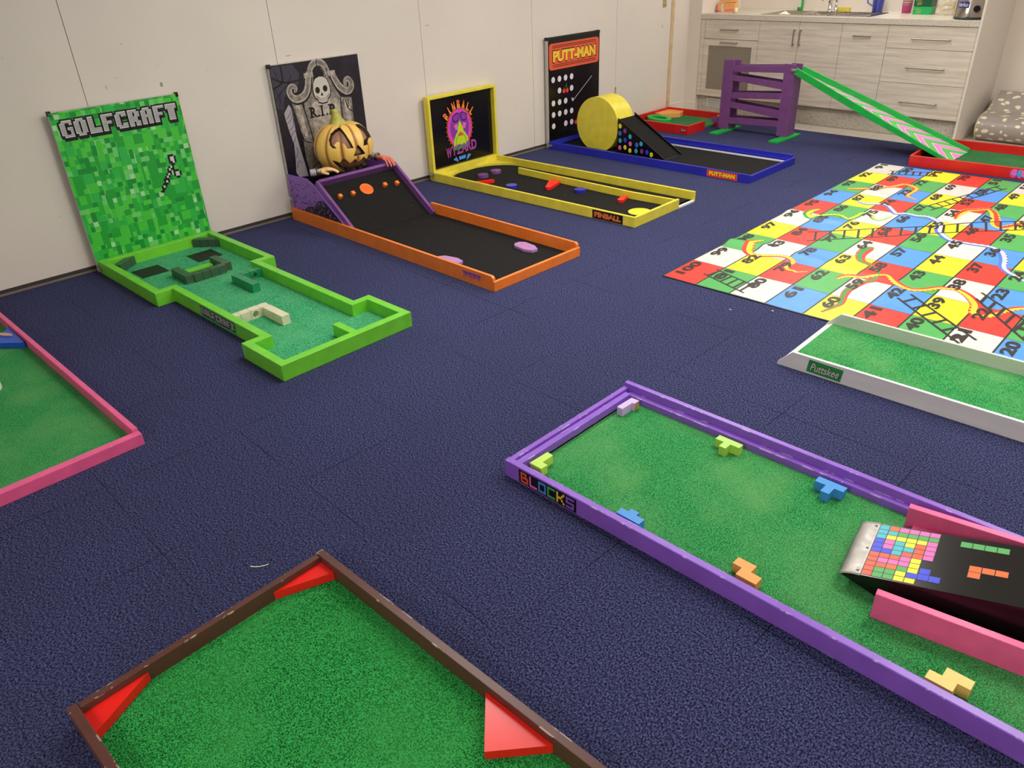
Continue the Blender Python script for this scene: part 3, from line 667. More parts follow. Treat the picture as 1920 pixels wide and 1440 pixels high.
# ------------------------------------------------------------------ pumpkin head leaning over the ramp
t = thing('pumpkin_figure', 'yellow jack-o-lantern with carved grin and two rubber hands behind the purple ramp', 'halloween decoration', (.245, 2.888, .2765))
CZ = .182
def carved():
    feats = dict(eyeL=[(-.064,.147),(-.1,.136),(-.134,.115),(-.158,.082),(-.164,.051),(-.157,.034),(-.143,.030),(-.149,.047),(-.145,.057),(-.127,.069),(-.109,.067),(-.09,.055),(-.08,.025),(-.042,.022),(-.058,.085),(-.064,.125)],
        eyeR=[(.064,.147),(.1,.139),(.14,.118),(.168,.086),(.184,.039),(.172,.020),(.14,.057),(.105,.052),(.085,.022),(.042,.022),(.055,.06),(.060,.10)],
        nose=[(-.002,.033),(.046,-.033),(-.046,-.031)],
        mouth=[(-.165,-.048),(-.128,-.069),(-.105,-.042),(-.069,-.080),(-.035,-.054),(-.010,-.082),(.034,-.055),(.065,-.078),(.104,-.055),(.130,-.070),(.168,-.045),(.150,-.095),(.118,-.125),(.075,-.150),(.045,-.138),(.02,-.155),(-.02,-.140),(-.045,-.156),(-.085,-.135),(-.116,-.112),(-.147,-.076)])
    def inside(x, y, P):
        c = False; j = len(P)-1
        for i in range(len(P)):
            if (P[i][1] > y) != (P[j][1] > y) and x < (P[j][0]-P[i][0])*(y-P[i][1])/(P[j][1]-P[i][1])+P[i][0]: c = not c
            j = i
        return c
    NU, NV = 440, 250; vs = []; tag_ = []
    for j in range(NV+1):
        ph = -math.pi/2 + math.pi*j/NV
        for i in range(NU):
            th = 2*math.pi*i/NU
            rib = 1 - .055*(1-abs(math.sin(th*5.5/1.0 + .35)))**3*math.cos(ph)**.6 if math.cos(ph) > 0 else 1
            dip = 1 - .16*max(0, math.sin(ph))**10 - .10*max(0, -math.sin(ph))**10
            x, y, z = .188*math.cos(ph)*math.cos(th)*rib, .205*math.cos(ph)*math.sin(th)*rib, .18*math.sin(ph)*rib*dip
            ins = x > 0 and any(inside(y, z, P) for P in feats.values())
            vs.append(Vector((x, y, z))); tag_.append(ins)
    vin = [v*(.86) if k else v for v, k in zip(vs, tag_)]
    fs, ms = [], []
    for j in range(NV):
        for i in range(NU):
            q = (j*NU+i, j*NU+(i+1) % NU, (j+1)*NU+(i+1) % NU, (j+1)*NU+i)
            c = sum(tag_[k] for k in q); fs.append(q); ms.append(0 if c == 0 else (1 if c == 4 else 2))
    return vin, fs, ms
pm, pnt, pb = nodes('pumpkin_skin')
pco = coords(pnt); pa = N(pnt, 'ShaderNodeSeparateXYZ'); pnt.links.new(pco, pa.inputs[0])
pang = math_(pnt, 'ARCTAN2', pa.outputs[1], pa.outputs[0])
prib = math_(pnt, 'ABSOLUTE', math_(pnt, 'SINE', math_(pnt, 'ADD', math_(pnt, 'MULTIPLY', pang, 5.5), .35)))
pc = ramp(pnt, prib, [(0.0, lin((136, 84, 54))), (0.30, lin((205, 152, 72))), (0.62, lin((238, 196, 98)))])
pc = mix(pnt, math_(pnt, 'MULTIPLY', math_(pnt, 'GREATER_THAN', noise(pnt, 40, 2), .72), .5), pc, lin((150, 110, 50)))
pnt.links.new(pc, pb.inputs['Base Color']); pb.inputs['Roughness'].default_value = .38
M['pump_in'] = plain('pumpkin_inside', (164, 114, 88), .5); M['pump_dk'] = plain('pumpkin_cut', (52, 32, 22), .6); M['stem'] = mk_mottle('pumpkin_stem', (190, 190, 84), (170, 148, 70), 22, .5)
vin, fs, ms = carved()
mb = MB(pm, M['pump_in'], M['pump_dk'])
mb.V = [tuple(v) for v in vin]; mb.F = [list(f) for f in fs]; mb.M = ms; mb.S = [m_ == 0 for m_ in ms]
pk = mb.build('pumpkin', t, loc=(0, 0, CZ))
mb = MB(M['stem']); prev = None; NS = 12; vs = []
for k in range(7):
    f = k/6; r = .040*(1-f)**2 + .021 + (.004 if k == 6 else 0); cx_, cy_, cz_ = -.02, -.008-.012*f, .145+.10*f
    for i in range(NS):
        a = 2*math.pi*i/NS; rr = r*(1+.14*(-1)**i); vs.append((cx_+rr*math.cos(a), cy_+rr*math.sin(a), cz_))
mb.add(vs, [(k*NS+i, k*NS+(i+1) % NS, (k+1)*NS+(i+1) % NS, (k+1)*NS+i) for k in range(6) for i in range(NS)]+[tuple(range(6*NS, 7*NS))], None, True)
mb.build('stem', pk)['label'] = 'yellow green pumpkin stem'
def hand(parent, mat, loc, mirror, drop, name='hand'):
    """palm-down hand: wrist at origin, fingers towards +x, thumb on the side"""
    s = -1 if mirror else 1
    V = []; Ra = []; E = []
    def nv(x, y, z, r): V.append((x, s*y, z)); Ra.append(r); return len(V)-1
    root = nv(.0, 0, .004, .019); palm = nv(.032, 0, .010, .021); E.append((root, palm))
    back = nv(-.045, .0, .0, .019); E.append((root, back))
    for (yk, ln, rr, sp) in ((.027, .064, .0082, .10), (.009, .074, .0086, .03), (-.010, .068, .0083, -.05), (-.027, .052, .0074, -.14)):
        kn = nv(.062, yk, .012, .0105); E.append((palm, kn)); prev = kn
        for (f, dz) in ((.42, -.002), (.74, -.011-drop*.35), (1.0, -.021-drop)):
            p = nv(.062+ln*f*math.cos(sp)*(1-drop*6*f*.3), yk+ln*f*math.sin(sp), .012+dz, rr*(1-.2*f)); E.append((prev, p)); prev = p
    th = nv(.018, .030, .004, .0115); E.append((palm, th)); t2 = nv(.040, .048, -.003, .0095); E.append((th, t2)); t3 = nv(.062, .052, -.010, .0078); E.append((t2, t3))
    me = bpy.data.meshes.new(name); me.from_pydata(V, E, []); me.materials.append(mat)
    o = bpy.data.objects.new(name, me); COL.objects.link(o); o.parent = parent
    md = o.modifiers.new('skin', 'SKIN'); md.use_smooth_shade = True
    for k, v in enumerate(me.skin_vertices[0].data): v.radius = (Ra[k], Ra[k]*(.82 if k < 3 else .95)); v.use_root = (k == 0)
    sb = o.modifiers.new('sub', 'SUBSURF'); sb.levels = 2; sb.render_levels = 2
    o.location = loc[0]; o.rotation_euler = loc[1]; return o
h1 = hand(t, M['skin'], ((.128, -.300, .088), (0, 0, R(68))), True, .006); h1['label'] = 'pale rubber hand resting on ramp top'
h2 = hand(t, M['skin2'], ((.075, .222, .075), (0, R(10), R(15))), False, .022); h2['label'] = 'reddish rubber hand gripping ramp top'
def cuffring(parent, r, loc, rot):
    m2 = MB(M['cuff']); NN, K2 = 24, 8; vs = []
    for i in range(NN):
        a = 2*math.pi*i/NN
        for k in range(K2):
            b = 2*math.pi*k/K2; rr = r+.006*math.cos(b); vs.append((.006*math.sin(b)*1.4, rr*math.cos(a), rr*math.sin(a)))
    m2.add(vs, [(i*K2+k, ((i+1) % NN)*K2+k, ((i+1) % NN)*K2+(k+1) % K2, i*K2+(k+1) % K2) for i in range(NN) for k in range(K2)], None, True)
    m2.cyl((-.045, 0, 0), (-.005, 0, 0), r*.92, r*.98, 16, M['c_cloth'])
    m2.build('wrist_cuff', parent, loc=loc, rot=rot)['label'] = 'grey wrist cuff'
cuffring(h1, .024, (-.008, 0, .002), (0, 0, 0)); cuffring(h2, .024, (-.012, 0, .002), (0, 0, 0))

# ------------------------------------------------------------------ yellow pinball course
YO, YR = (0.044, 3.775), R(2.0)
t = thing('mini_golf_course', 'yellow mini golf course with black felt, bumpers and framed backboard reading PINBALL WYZARD', 'mini golf course', (YO[0], YO[1], 0), YR)
yw = mapw(YO, YR)
FY = Fr((0,0,0),(1,0,0),(0,0,1))
mb = MB(M['yellow'], M['c_black'], M['c_banner'])
mb.box(0, 1.98, 0, .02, 0, .068)
mb.rect(1.635, 1.885, .004, .062, M['c_black'], FY, .0006); mb.text('PINBALL', 1.650, .014, .22, .038, M['c_banner'], FY, .0012, bold=.03); mb.text('PINBALL', 1.652, .017, .216, .034, M['c_yel2'], FY, .0010, bold=.05)
mb.build('rail', t, bevel=.003)
for b in ((0, 1.975, .71, .73, .07), (1.96, 1.98, .0205, .515, .068), (0, .02, .0205, .7095, .06)):
    m2 = MB(M['yellow']); m2.box(b[0], b[1], b[2], b[3], 0, b[4]); m2.build('rail', t, bevel=.003)
m2 = MB(M['yellow']); m2.prism([(.465,.522),(.465,.540),(1.60,.495),(1.962,.512),(1.962,.494),(1.60,.476)], .012, .062); m2.build('lane_divider', t, bevel=.002)
m2 = MB(M['felt'], M['white']); m2.box(.0205, 1.9595, .0205, .7095, .002, .012, M['felt']); m2.box(1.9605, 1.98, .517, .709, .0, .012, M['white']); m2.box(1.94,1.9605,.517,.709,.002,.012,M['felt']); m2.build('felt_base', t)
arc = [(.02+.30-.30*math.cos(a)*1.0, .365+.345*math.sin(a)) for a in [R(-90+k*7.5) for k in range(25)]]
arc = [(.30-.27*math.cos(a), .365+.345*math.sin(a)) for a in [R(-90+k*6) for k in range(31)]]
m2 = MB(M['yellow']); m2.prism([(.0205,.0205)]+arc+[(.0205,.7095)], .012, .030); m2.build('corner_plate', t, bevel=.002)
for c, mt, lab in (((.33, 4.075), 'purpled', 'purple round bumper'), ((.317, 4.228), 'purpled', 'purple round bumper'), ((.737, 3.996), 'blue', 'blue round bumper'), ((1.226, 4.225), 'blue', 'blue round bumper')):
    a, b = yw(*c); m2 = MB(M['lilac'] if False else M[mt]); m2.cyl((a, b, .012), (a, b, .034), .043, n=32, smooth=False); m2.build('bumper', t, bevel=.002)['label'] = lab
for q, lab in (([(.856,4.297),(.962,4.300),(1.020,4.130),(1.005,4.106),(.980,4.112),(.972,4.125)], 'red wedge flipper'), ([(1.572,4.296),(1.612,4.297),(1.648,4.205),(1.640,4.180),(1.612,4.180),(1.602,4.195)], 'small red flipper'), ([(.40,3.815),(.46,3.815),(.53,3.995),(.525,4.020),(.495,4.018)], 'red flipper by near rail')):
    m2 = MB(M['redb']); m2.prism([yw(*p) for p in q], .012, .034); m2.build('flipper', t, bevel=.0025)['label'] = lab
a, b = yw(1.862, 4.108); m2 = MB(M['yellow2']); m2.cyl((a, b, .012), (a, b, .0145), .078, n=36, smooth=False); m2.build('hole_marker', t)['label'] = 'bright yellow disc around the hole'
# framed backboard
mb = MB(M['yellow'])
Yb = [(-.032, .008)]
mb.ring([(0,.005),(.735,.005),(.735,.635),(0,.635)], [(.022,.075),(.713,.075),(.713,.613),(.022,.613)], 0, .055)
mb.V = [(-.016+z, a_, b_) for a_, b_, z in mb.V]
bb = mb.build('backboard_frame', t, bevel=.003)
mb = MB(M['blackg'])
mb.box(-.010, -.001, .0225, .7125, .0755, .6125)
FB = Fr((-.0005, 0, 0), (0, 1, 0), (0, 0, 1))
cx0, cz0 = .345, .355
for rr, mt in ((.150, 'c_banner'), (.138, 'c_magenta'), (.112, 'c_violet')): mb.disc(cx0, cz0, rr*.92, rr*1.05, M[mt], FB, .0006+(.15-rr)*.01, 40)
for k in range(26):
    a = R(100+k*12 - 0); 
    if math.sin(a) > .75: continue
    mb.flat([(cx0+.128*math.cos(a-.05), cz0+.15*math.sin(a-.05)), (cx0+.155*math.cos(a), cz0+.178*math.sin(a)), (cx0+.128*math.cos(a+.05), cz0+.15*math.sin(a+.05))], M['c_banner'], FB, .0006)
mb.rect(.20, .50, .155, .225, M['blackg'], FB, .0016)
mb.flat([(.265,.215),(.275,.27),(.30,.31),(.33,.335),(.37,.335),(.40,.31),(.425,.27),(.435,.215)], M['c_lime'], FB, .002)
mb.ribbon([(.29,.22),(.30,.27),(.33,.30)], .005, M['c_grn2'], FB, .0024, 3); mb.ribbon([(.41,.22),(.40,.27),(.37,.30)], .005, M['c_grn2'], FB, .0024, 3)
mb.flat([(.315,.33),(.335,.39),(.345,.41),(.36,.39),(.385,.33)], M['c_lime'], FB, .0022); mb.flat([(.315,.30),(.35,.325),(.385,.30),(.35,.285)], M['c_banner'], FB, .0026)
mb.flat([(.265,.215),(.435,.225),(.43,.195),(.27,.185)], M['c_grn2'], FB, .0028)
for s_ in (-1, 1):
    mb.flat([(.35+s_*.012,.465),(.35+s_*.03,.475),(.35+s_*.078,.452),(.35+s_*.078,.425),(.35+s_*.058,.402),(.35+s_*.028,.405),(.35+s_*.012,.43)], M['blackg'], FB, .003)
    mb.flat([(.35+s_*.017,.46),(.35+s_*.03,.469),(.35+s_*.072,.448),(.35+s_*.072,.427),(.35+s_*.055,.408),(.35+s_*.03,.411),(.35+s_*.017,.432)], M['c_violet'], FB, .0034)
    mb.flat([(.35+s_*.03,.39),(.35+s_*.07,.38),(.35+s_*.05,.34),(.35+s_*.025,.35)], M['c_ppink'], FB, .0026)
for k, ch in enumerate('PINBALL'):
    a = R(146 - k*18.6); u = cx0+.170*math.cos(a)*.86; v = cz0+.150*math.sin(a)+.0; rt = a-math.pi/2
    w_ = .033 if ch != 'I' else .012
    c_, s_ = math.cos(rt*.8), math.sin(rt*.8)
    for ex, mt, hh in ((.006, 'blackg', .0036), (0, 'c_org', .004)): mb.text(ch, u-(w_/2+ex)*c_, v-(w_/2+ex)*s_-ex*.5, w_+2*ex, .062+ex, M[mt], FB, hh, bold=.04, rot=rt*.8)
    mb.text(ch, u-(w_*.42)*c_, v-(w_*.42)*s_, w_*.84, .028, M['c_yel2'], FB, .0043, bold=.0, rot=rt*.8)
for k, ch in enumerate('WYZARD'):
    u = .185+k*.056; v = .135+.014*abs(k-2.4)**.0 + (.0 if k not in (0, 5) else -.004)+k*.004
    for ex, mt, hh in ((.004, 'c_ppink', .0042), (0, 'c_violet', .0046)): mb.text(ch, u-ex, v-ex, .046+2*ex, .068+2*ex, M[mt], FB, hh, bold=.02+ex*2)
mb.flat([(.25,.115),(.285,.135),(.30,.105),(.305,.088),(.285,.10)], M['c_blue'], FB, .003); mb.flat([(.45,.125),(.415,.135),(.40,.105),(.395,.088),(.42,.10)], M['c_blue'], FB, .003); mb.flat([(.31,.13),(.39,.132),(.385,.105),(.315,.103)], M['c_blue'], FB, .003)
mb.build('backboard_panel', bb)['label'] = 'glossy black panel with colourful pinball lettering'
latch(t, (.006, -.001, .055), 0)

# ------------------------------------------------------------------ blue course
BO, BR = (0.058, 5.134), R(1.2)
t = thing('mini_golf_course', 'blue mini golf course with black felt and tall black backboard reading PUTT-MAN', 'mini golf course', (BO[0], BO[1], 0), BR)
bw = mapw(BO, BR)
FL = Fr((0,0,0),(1,0,0),(0,0,1))
mb = MB(M['blue'], M['c_banner'], M['c_yel2'])
mb.box(0, 2.0, 0, .02, 0, .064); mb.box(.02, 1.975, .0202, .036, .03, .040)
mb.rect(1.64, 1.90, .006, .058, M['c_banner'], FL, .0006); mb.rect(1.648, 1.892, .011, .053, M['c_red'], FL, .0009); mb.text('PUTT-MAN', 1.660, .018, .22, .030, M['c_yellow'], FL, .0013, bold=.06)
mb.build('rail', t, bevel=.002)
m2 = MB(M['blue'], M['white']); m2.box(0, 1.98, .70, .72, 0, .075, M['blue']); m2.box(.02, 1.975, .682, .6995, .028, .045, M['blue']); m2.box(.02, 1.975, .676, .6995, .014, .027, M['white']); m2.build('rail', t, bevel=.002)
m2 = MB(M['blue'], M['white']); m2.box(1.98, 2.0, .0202, .72, 0, .055, M['blue']); m2.box(1.955, 1.9795, .0375, .675, .014, .036, M['white']); m2.build('rail', t, bevel=.002)
m2 = MB(M['blue']); m2.box(0, .02, .0205, .6995, 0, .064); m2.box(.021, .036, .0375, .675, .03, .045); m2.build('rail', t, bevel=.002)
m2 = MB(M['felt']); m2.box(.0205, 1.9545, .0205, .6755, .002, .014); m2.build('felt_base', t)
mb = MB(M['blackg'], M['alu'], M['black'])
mb.box(-.038, -.012, .012, .728, .002, .90, M['alu']); mb.box(-.040, -.010, .010, .034, .895, .920, M['black']); mb.box(-.040, -.010, .70, .73, .895, .920, M['black']); mb.box(-.038,-.012,.034,.70,.90,.918,M['black'])
FB = Fr((-.0115, 0, 0), (0, 1, 0), (0, 0, 1))
mb.rect(.024, .726, .008, .905, M['blackg'], FB, 0)
def rrect(u0, u1, v0, v1, r, n=6):
    o = []
    for cx_, cy_, a0 in ((u1-r, v1-r, 0), (u0+r, v1-r, 90), (u0+r, v0+r, 180), (u1-r, v0+r, 270)):
        o += [(cx_+r*math.cos(R(a0+90*k/n)), cy_+r*math.sin(R(a0+90*k/n))) for k in range(n+1)]
    return o
mb.flat(rrect(.035, .715, .655, .868, .03), M['c_banner'], FB, .0006)
for v in (.845, .832, .692, .678): mb.rect(.08, .67, v, v+.005, M['c_black'], FB, .001)
mb.text('PUTT-MAN', .078, .708, .60, .108, M['c_black'], FB, .001, bold=.075); mb.text('PUTT-MAN', .086, .716, .584, .092, M['c_yel2'], FB, .0014, bold=.055)
dots = [(0,0),(1,0),(2,0),(3,0),(1,1),(3,1),(0,2),(1,2),(2,2),(0,3),(1,3),(2,3),(3,3),(5,3),(0,4),(2,4),(3,4)]
for i, j in dots: mb.disc(.085+i*.083, .575-j*.098, .024, .025, M['c_dots'], FB, .0007)
for cx_, cz_ in ((.085+2*.083, .575-.098), (.085+4*.083, .575-4*.098)):
    mb.disc(cx_-.022, cz_-.012, .018, .019, M['c_red'], FB, .0008); mb.disc(cx_+.022, cz_-.012, .018, .019, M['c_red'], FB, .0008)
    mb.ribbon([(cx_-.022,cz_),(cx_+.005,cz_+.03),(cx_+.012,cz_+.05)], .004, M['c_grn2'], FB, .0010, 3); mb.ribbon([(cx_+.022,cz_),(cx_+.016,cz_+.03),(cx_+.012,cz_+.05)], .004, M['c_grn2'], FB, .0010, 3)
mb.ribbon([(.62,.545),(.36,.372)], .006, M['c_silver'], FB, .0008, 2); mb.flat([(.365,.382),(.34,.395),(.33,.385),(.345,.36),(.365,.365)], M['c_silver'], FB, .0010)
mb.build('backboard', t)['label'] = 'tall black backboard with orange title banner'
latch(t, (.012, -.001, .036))
# drum and chute
t = thing('ball_ramp', 'black ball ramp with coloured dots rising to a big yellow disc on the blue course', 'ramp', (.445, 5.345, .0145), 0)
n = 64
m2 = MB(M['yellow'])
prof = [(.232*math.cos(2*math.pi*i/n), .232*math.sin(2*math.pi*i/n)) for i in range(n)]
prof = [(a, max(b, -.205)) for a, b in prof]
FD = Fr((0, 0, .205+.0), (1, 0, 0), (0, 0, 1))
m2.prism(prof, -.222, 0, M['yellow'], FD); dr = m2.build('disc_drum', t, bevel=.003); dr['label'] = 'thick plain yellow disc'
x0, z0, x1, z1 = .728, .008, .236, .275
m2 = MB(M['felt'])
m2.prism([(x0,z0-.006),(x0,z0),(x1,z1),(x1,z1-.010)], -.220, -.002, M['felt'], Fr((0,0,0),(1,0,0),(0,0,1)))
rs_ = m2.build('ramp_surface', t)
m2 = MB(M['blackg']); FE = Fr((0,0,0),(1,0,0),(0,0,1))
m2.prism([(x1,0.0),(x0,0.0),(x0,z0+.004),(x1,z1+.012)], -.002, .006, M['blackg'], FE)
rc = random.Random(11); cols = ['c_yellow','c_sky','c_cyan','c_violet','c_dblue','c_yellow','c_cyan','c_ppink']
for k, (a, b) in enumerate([(.262,.225),(.262,.165),(.266,.105),(.315,.190),(.320,.115),(.322,.055),(.372,.150),(.376,.090),(.375,.035),(.445,.090),(.49,.105),(.50,.045),(.555,.045),(.600,.030),(.44,.04),(.265,.045)]):
    if b < z1-(a-x1)*.543-.022: m2.disc(a, b, .017, .020, M[cols[k % 8]], FE, .0068, 16)
m2.build('side_panel', t)['label'] = 'black side panel with coloured dots'
m2 = MB(M['blackg']); m2.prism([(x0+.01,z0-.004),(x0+.01,z0+.012),(x1,z1+.026),(x1,z1-.01)], -.228, -.220, M['blackg'], FE); m2.build('side_lip', t)
m2 = MB(M['yellow']); m2.box(x1-.06, x1+.004, .002, .218, .255, .268); m2.build('landing', t)
m2 = MB(M['silver']); m2.box(x0, x0+.004, .001, .219, 0.0, .006); m2.build('edge_strip', t)

# ------------------------------------------------------------------ red tray course, ladder run, slide, red course
t = thing('mini_golf_course', 'red square tray course with green turf in the corner by the kitchen', 'mini golf course', (.03, 6.30, 0), R(.7))
for b in ((0, .70, 0, .02, .082), (0, .70, .70, .72, .082), (0, .02, .0205, .6995, .082), (.70, .72, 0, .29, .082), (.70, .72, .48, .72, .082)):
    m2 = MB(M['red']); m2.box(b[0]+(0.0005 if b[0] == .70 else 0), b[1], b[2], b[3], 0, b[4]); m2.build('rail', t, bevel=.002)
m2 = MB(M['turf_d']); m2.box(.0205, .70, .0205, .6995, .002, .02); m2.build('turf', t)
m2 = MB(M['orgb']); m2.prism([(.021,.699),(.021,.45),(.10,.43),(.24,.58),(.20,.699)], .02, .062); m2.build('corner_block', t, bevel=.002)['label'] = 'yellow corner block'
m2 = MB(M['orgb']); m2.prism([(.60,.699),(.699,.60),(.699,.699)], .02, .062); m2.build('corner_block', t, bevel=.002)['label'] = 'yellow corner block'
m2 = MB(M['grass']); nn = 28
vo = [(.16+.13*math.cos(2*math.pi*i/nn), .33+.10*math.sin(2*math.pi*i/nn)) for i in range(nn)]; vi = [(.16+.085*math.cos(2*math.pi*i/nn), .33+.055*math.sin(2*math.pi*i/nn)) for i in range(nn)]
m2.ring(vo, vi, .02, .042); m2.V = [(x, y, z+(.02*(.29-x)/.26 if z > .03 else 0)) for x, y, z in m2.V]; m2.build('ring_ramp', t)['label'] = 'green raised ring ramp'
latch(t, (.66, -.001, .04))

t = thing('ball_run_tower', 'purple wooden zigzag ball run tower on green feet before the kitchen cabinets', 'ball run', (.852, 6.66, 0))
zt_ = .63
for (x0, x1) in ((.035, .125), (.645, .738)):
    m2 = MB(M['grass']); m2.box(x0-.0, x1+.0-.0, -.205, .21, 0, .018); m2.build('foot', t, bevel=.002)['label'] = 'green base board'
m2 = MB(M['plum']); m2.box(0.0, .103, 0, .022, .0185, zt_); m2.build('post', t, bevel=.002)
m2 = MB(M['plum']); m2.box(0.0, .103, .125, .147, .0185, zt_-.012); m2.build('post', t, bevel=.002)
m2 = MB(M['plum']); m2.box(.603, .700, 0, .022, .0185, zt_-.004); m2.box(.605, .699, .022, .125, .0185, zt_-.06); m2.build('post', t, bevel=.002)
m2 = MB(M['plum']); m2.box(.603, .700, .125, .147, .0185, zt_-.012); m2.build('post', t, bevel=.002)
bars = [(.578,.608,.530,.551),(.502,.472,.454,.414),(.349,.383,.298,.330),(.268,.233,.218,.168),(.128,.147,.072,.097)]
for zl, zr, zl2, zr2 in bars:
    for y0, y1 in ((.003, .019), (.128, .144)):
        m2 = MB(M['plum']); m2.prism([(.1035,zl2),(.6025,zr2),(.6025,zr),(.1035,zl)], -(y1-y0), 0, M['plum'], Fr((0,y0,0),(1,0,0),(0,0,1))); m2.build('side_slat', t, bevel=.0015)
    m2 = MB(M['plum']); m2.prism([(.1035,zl2+.002),(.6025,zr2+.002),(.6025,zr2+.014),(.1035,zl2+.014)], -.107, 0, M['plum'], Fr((0,.0205,0),(1,0,0),(0,0,1))); m2.build('track', t)
m2 = MB(M['plum']); m2.box(-.105, -.001, .04, .052, .055, .10); m2.box(-.105, -.001, .10, .112, .055, .10); m2.box(-.105, -.001, .0525, .0995, .058, .066); m2.build('exit_chute', t, bevel=.0015)

t = thing('slide', 'long green chute with pink and green chevrons from the purple tower to the red course', 'slide', (1.556, 6.66, 0))
# floor quad, local
a0, a1, b0, b1 = Vector((0, .006, .56)), Vector((0, .118, .56)), Vector((1.42, -.105, .021)), Vector((1.42, .29, .021))
up = Vector((.36, 0, .933)).normalized()
me = bpy.data.meshes.new('slide_floor')
NN = 24; vs = []; uvs = []
for k in range(NN+1):
    f = k/NN
    for s_, (p, q) in enumerate(((a0, b0), (a1, b1))): vs.append(p.lerp(q, f)); 
for k in range(NN+1):
    f = k/NN
    for (p, q) in ((a0, b0), (a1, b1)): vs.append(p.lerp(q, f)-up*.010)
o_ = 2*(NN+1)
fs = [(2*k, 2*k+2, 2*k+3, 2*k+1) for k in range(NN)] + [(o_+2*k+1, o_+2*k+3, o_+2*k+2, o_+2*k) for k in range(NN)] + [(2*k, o_+2*k, o_+2*k+2, 2*k+2) for k in range(NN)] + [(2*k+1, 2*k+3, o_+2*k+3, o_+2*k+1) for k in range(NN)] + [(0, 1, o_+1, o_), (2*NN, o_+2*NN, o_+2*NN+1, 2*NN+1)]
me.from_pydata([tuple(v) for v in vs], [], fs); me.materials.append(M['chev'])
ul = me.uv_layers.new(name='UVMap')
for p in me.polygons:
    for li in p.loop_indices:
        vi_ = me.loops[li].vertex_index % o_; ul.data[li].uv = (vi_ % 2, (vi_//2)/NN)
fl = bpy.data.objects.new('chute_floor', me); COL.objects.link(fl); fl.parent = t; fl['label'] = 'chevron striped chute floor'
for p, q, sgn in ((a0, b0, -1), (a1, b1, 1)):
    m2 = MB(M['grass']); dy = Vector((0, .014*sgn, 0)); cs = []
    for c, hh in ((p, .045), (q, .014 if sgn < 0 else .030)):
        pass
        cs += [c-up*.012+Vector((0,.0004*sgn,0)), c-up*.012+dy, c+up*hh+dy, c+up*hh+Vector((0,.0004*sgn,0))]
    # rail bellies out underneath in the middle
    mid = [p.lerp(q, .5)+x for x in (-up*.022, -up*.022+dy, up*(.030 if sgn < 0 else .042)+dy, up*(.030 if sgn < 0 else .042))]
    allv = cs[:4]+[Vector(x) for x in mid]+cs[4:]
    fs = []
    for k in (0, 4):
        for i in range(4): j = (i+1) % 4; fs.append((k+i, k+j, k+4+j, k+4+i))
    fs += [(3,2,1,0), (8,9,10,11)]
    if sgn > 0: fs = [f[::-1] for f in fs]
    m2.add(allv, fs); m2.build('chute_side', t, bevel=.002)
latch(t, (-.012, -.012, .585))

CO, CR = (2.742, 6.362), R(3.9)
t = thing('mini_golf_course', 'red mini golf course behind the number mat, with CRAZY sticker, at the slide foot', 'mini golf course', (CO[0], CO[1], 0), CR)
FC = Fr((0,0,0),(1,0,0),(0,0,1))
mb = MB(M['red'])
mb.box(0, 2.05, 0, .02, 0, .078)
for k, ch in enumerate('CRAZY'):
    u = .700+k*.040; mb.disc(u+.02, .040, .025, .030, M['c_ppink'], FC, .0005+.00005*k, 18)
for k, (ch, mt) in enumerate(zip('CRAZY', ('c_ppink', 'c_cyan', 'c_yellow', 'c_green', 'c_magenta'))):
    u = .702+k*.040; mb.text(ch, u-.003, .017, .040, .046, M['c_dblue'], FC, .0012, bold=.07); mb.text(ch, u, .021, .034, .040, M[mt], FC, .0016, bold=.05)
mb.build('rail', t, bevel=.002)
for b in ((0, 2.05, .70, .72), (0, .02, .0205, .6995), (2.03, 2.05, .0205, .6995)):
    m2 = MB(M['red']); m2.box(b[0], b[1], b[2], b[3], 0, .08); m2.build('rail', t, bevel=.002)
m2 = MB(M['turf_d']); m2.box(.0205, 2.0295, .0205, .6995, .002, .0145); m2.build('turf', t)

# ------------------------------------------------------------------ number mat (snakes and ladders)
t = None
MX, MY, MR_ = 2.6495, 3.292, .03066
CW, CH = .19863, .29941
mb = MB(M['c_line'])
hz = lambda x, y: .0
cyc = ['c_green', 'c_yellow', 'c_white', 'c_red', 'c_blue']
FM = Fr((0,0,0),(1,0,0),(0,1,0))
mb.box(-.008, 10*CW+.008, -.008, 10*CH+.006, .0005, .0035)
first = ['c_red','c_white','c_green','c_yellow','c_white','c_red','c_blue','c_green','c_yellow','c_white']
for i in range(10):
    for j in range(10):
        c = first[j] if i == 0 else cyc[(j+2*(i-1)) % 5]
        e = .0042
        mb.rect(i*CW+(e if i else 0), (i+1)*CW-e, j*CH+(.0018 if j else 0), (j+1)*CH-.0018, M[c], FM, .0040)
        k = 9-i
        num = k*10+ (10-j if i % 2 == 0 else j+1)
        fn = Fr((i*CW, j*CH, 0), (0, 1, 0), (-1, 0, 0))
        st = str(num); wd = .155*(len(st)/2) if len(st) < 3 else .21
        mb.text(st, CH*.95-wd, -CW*.37, wd, .058, M['c_line'], fn, .0056, bold=.045)
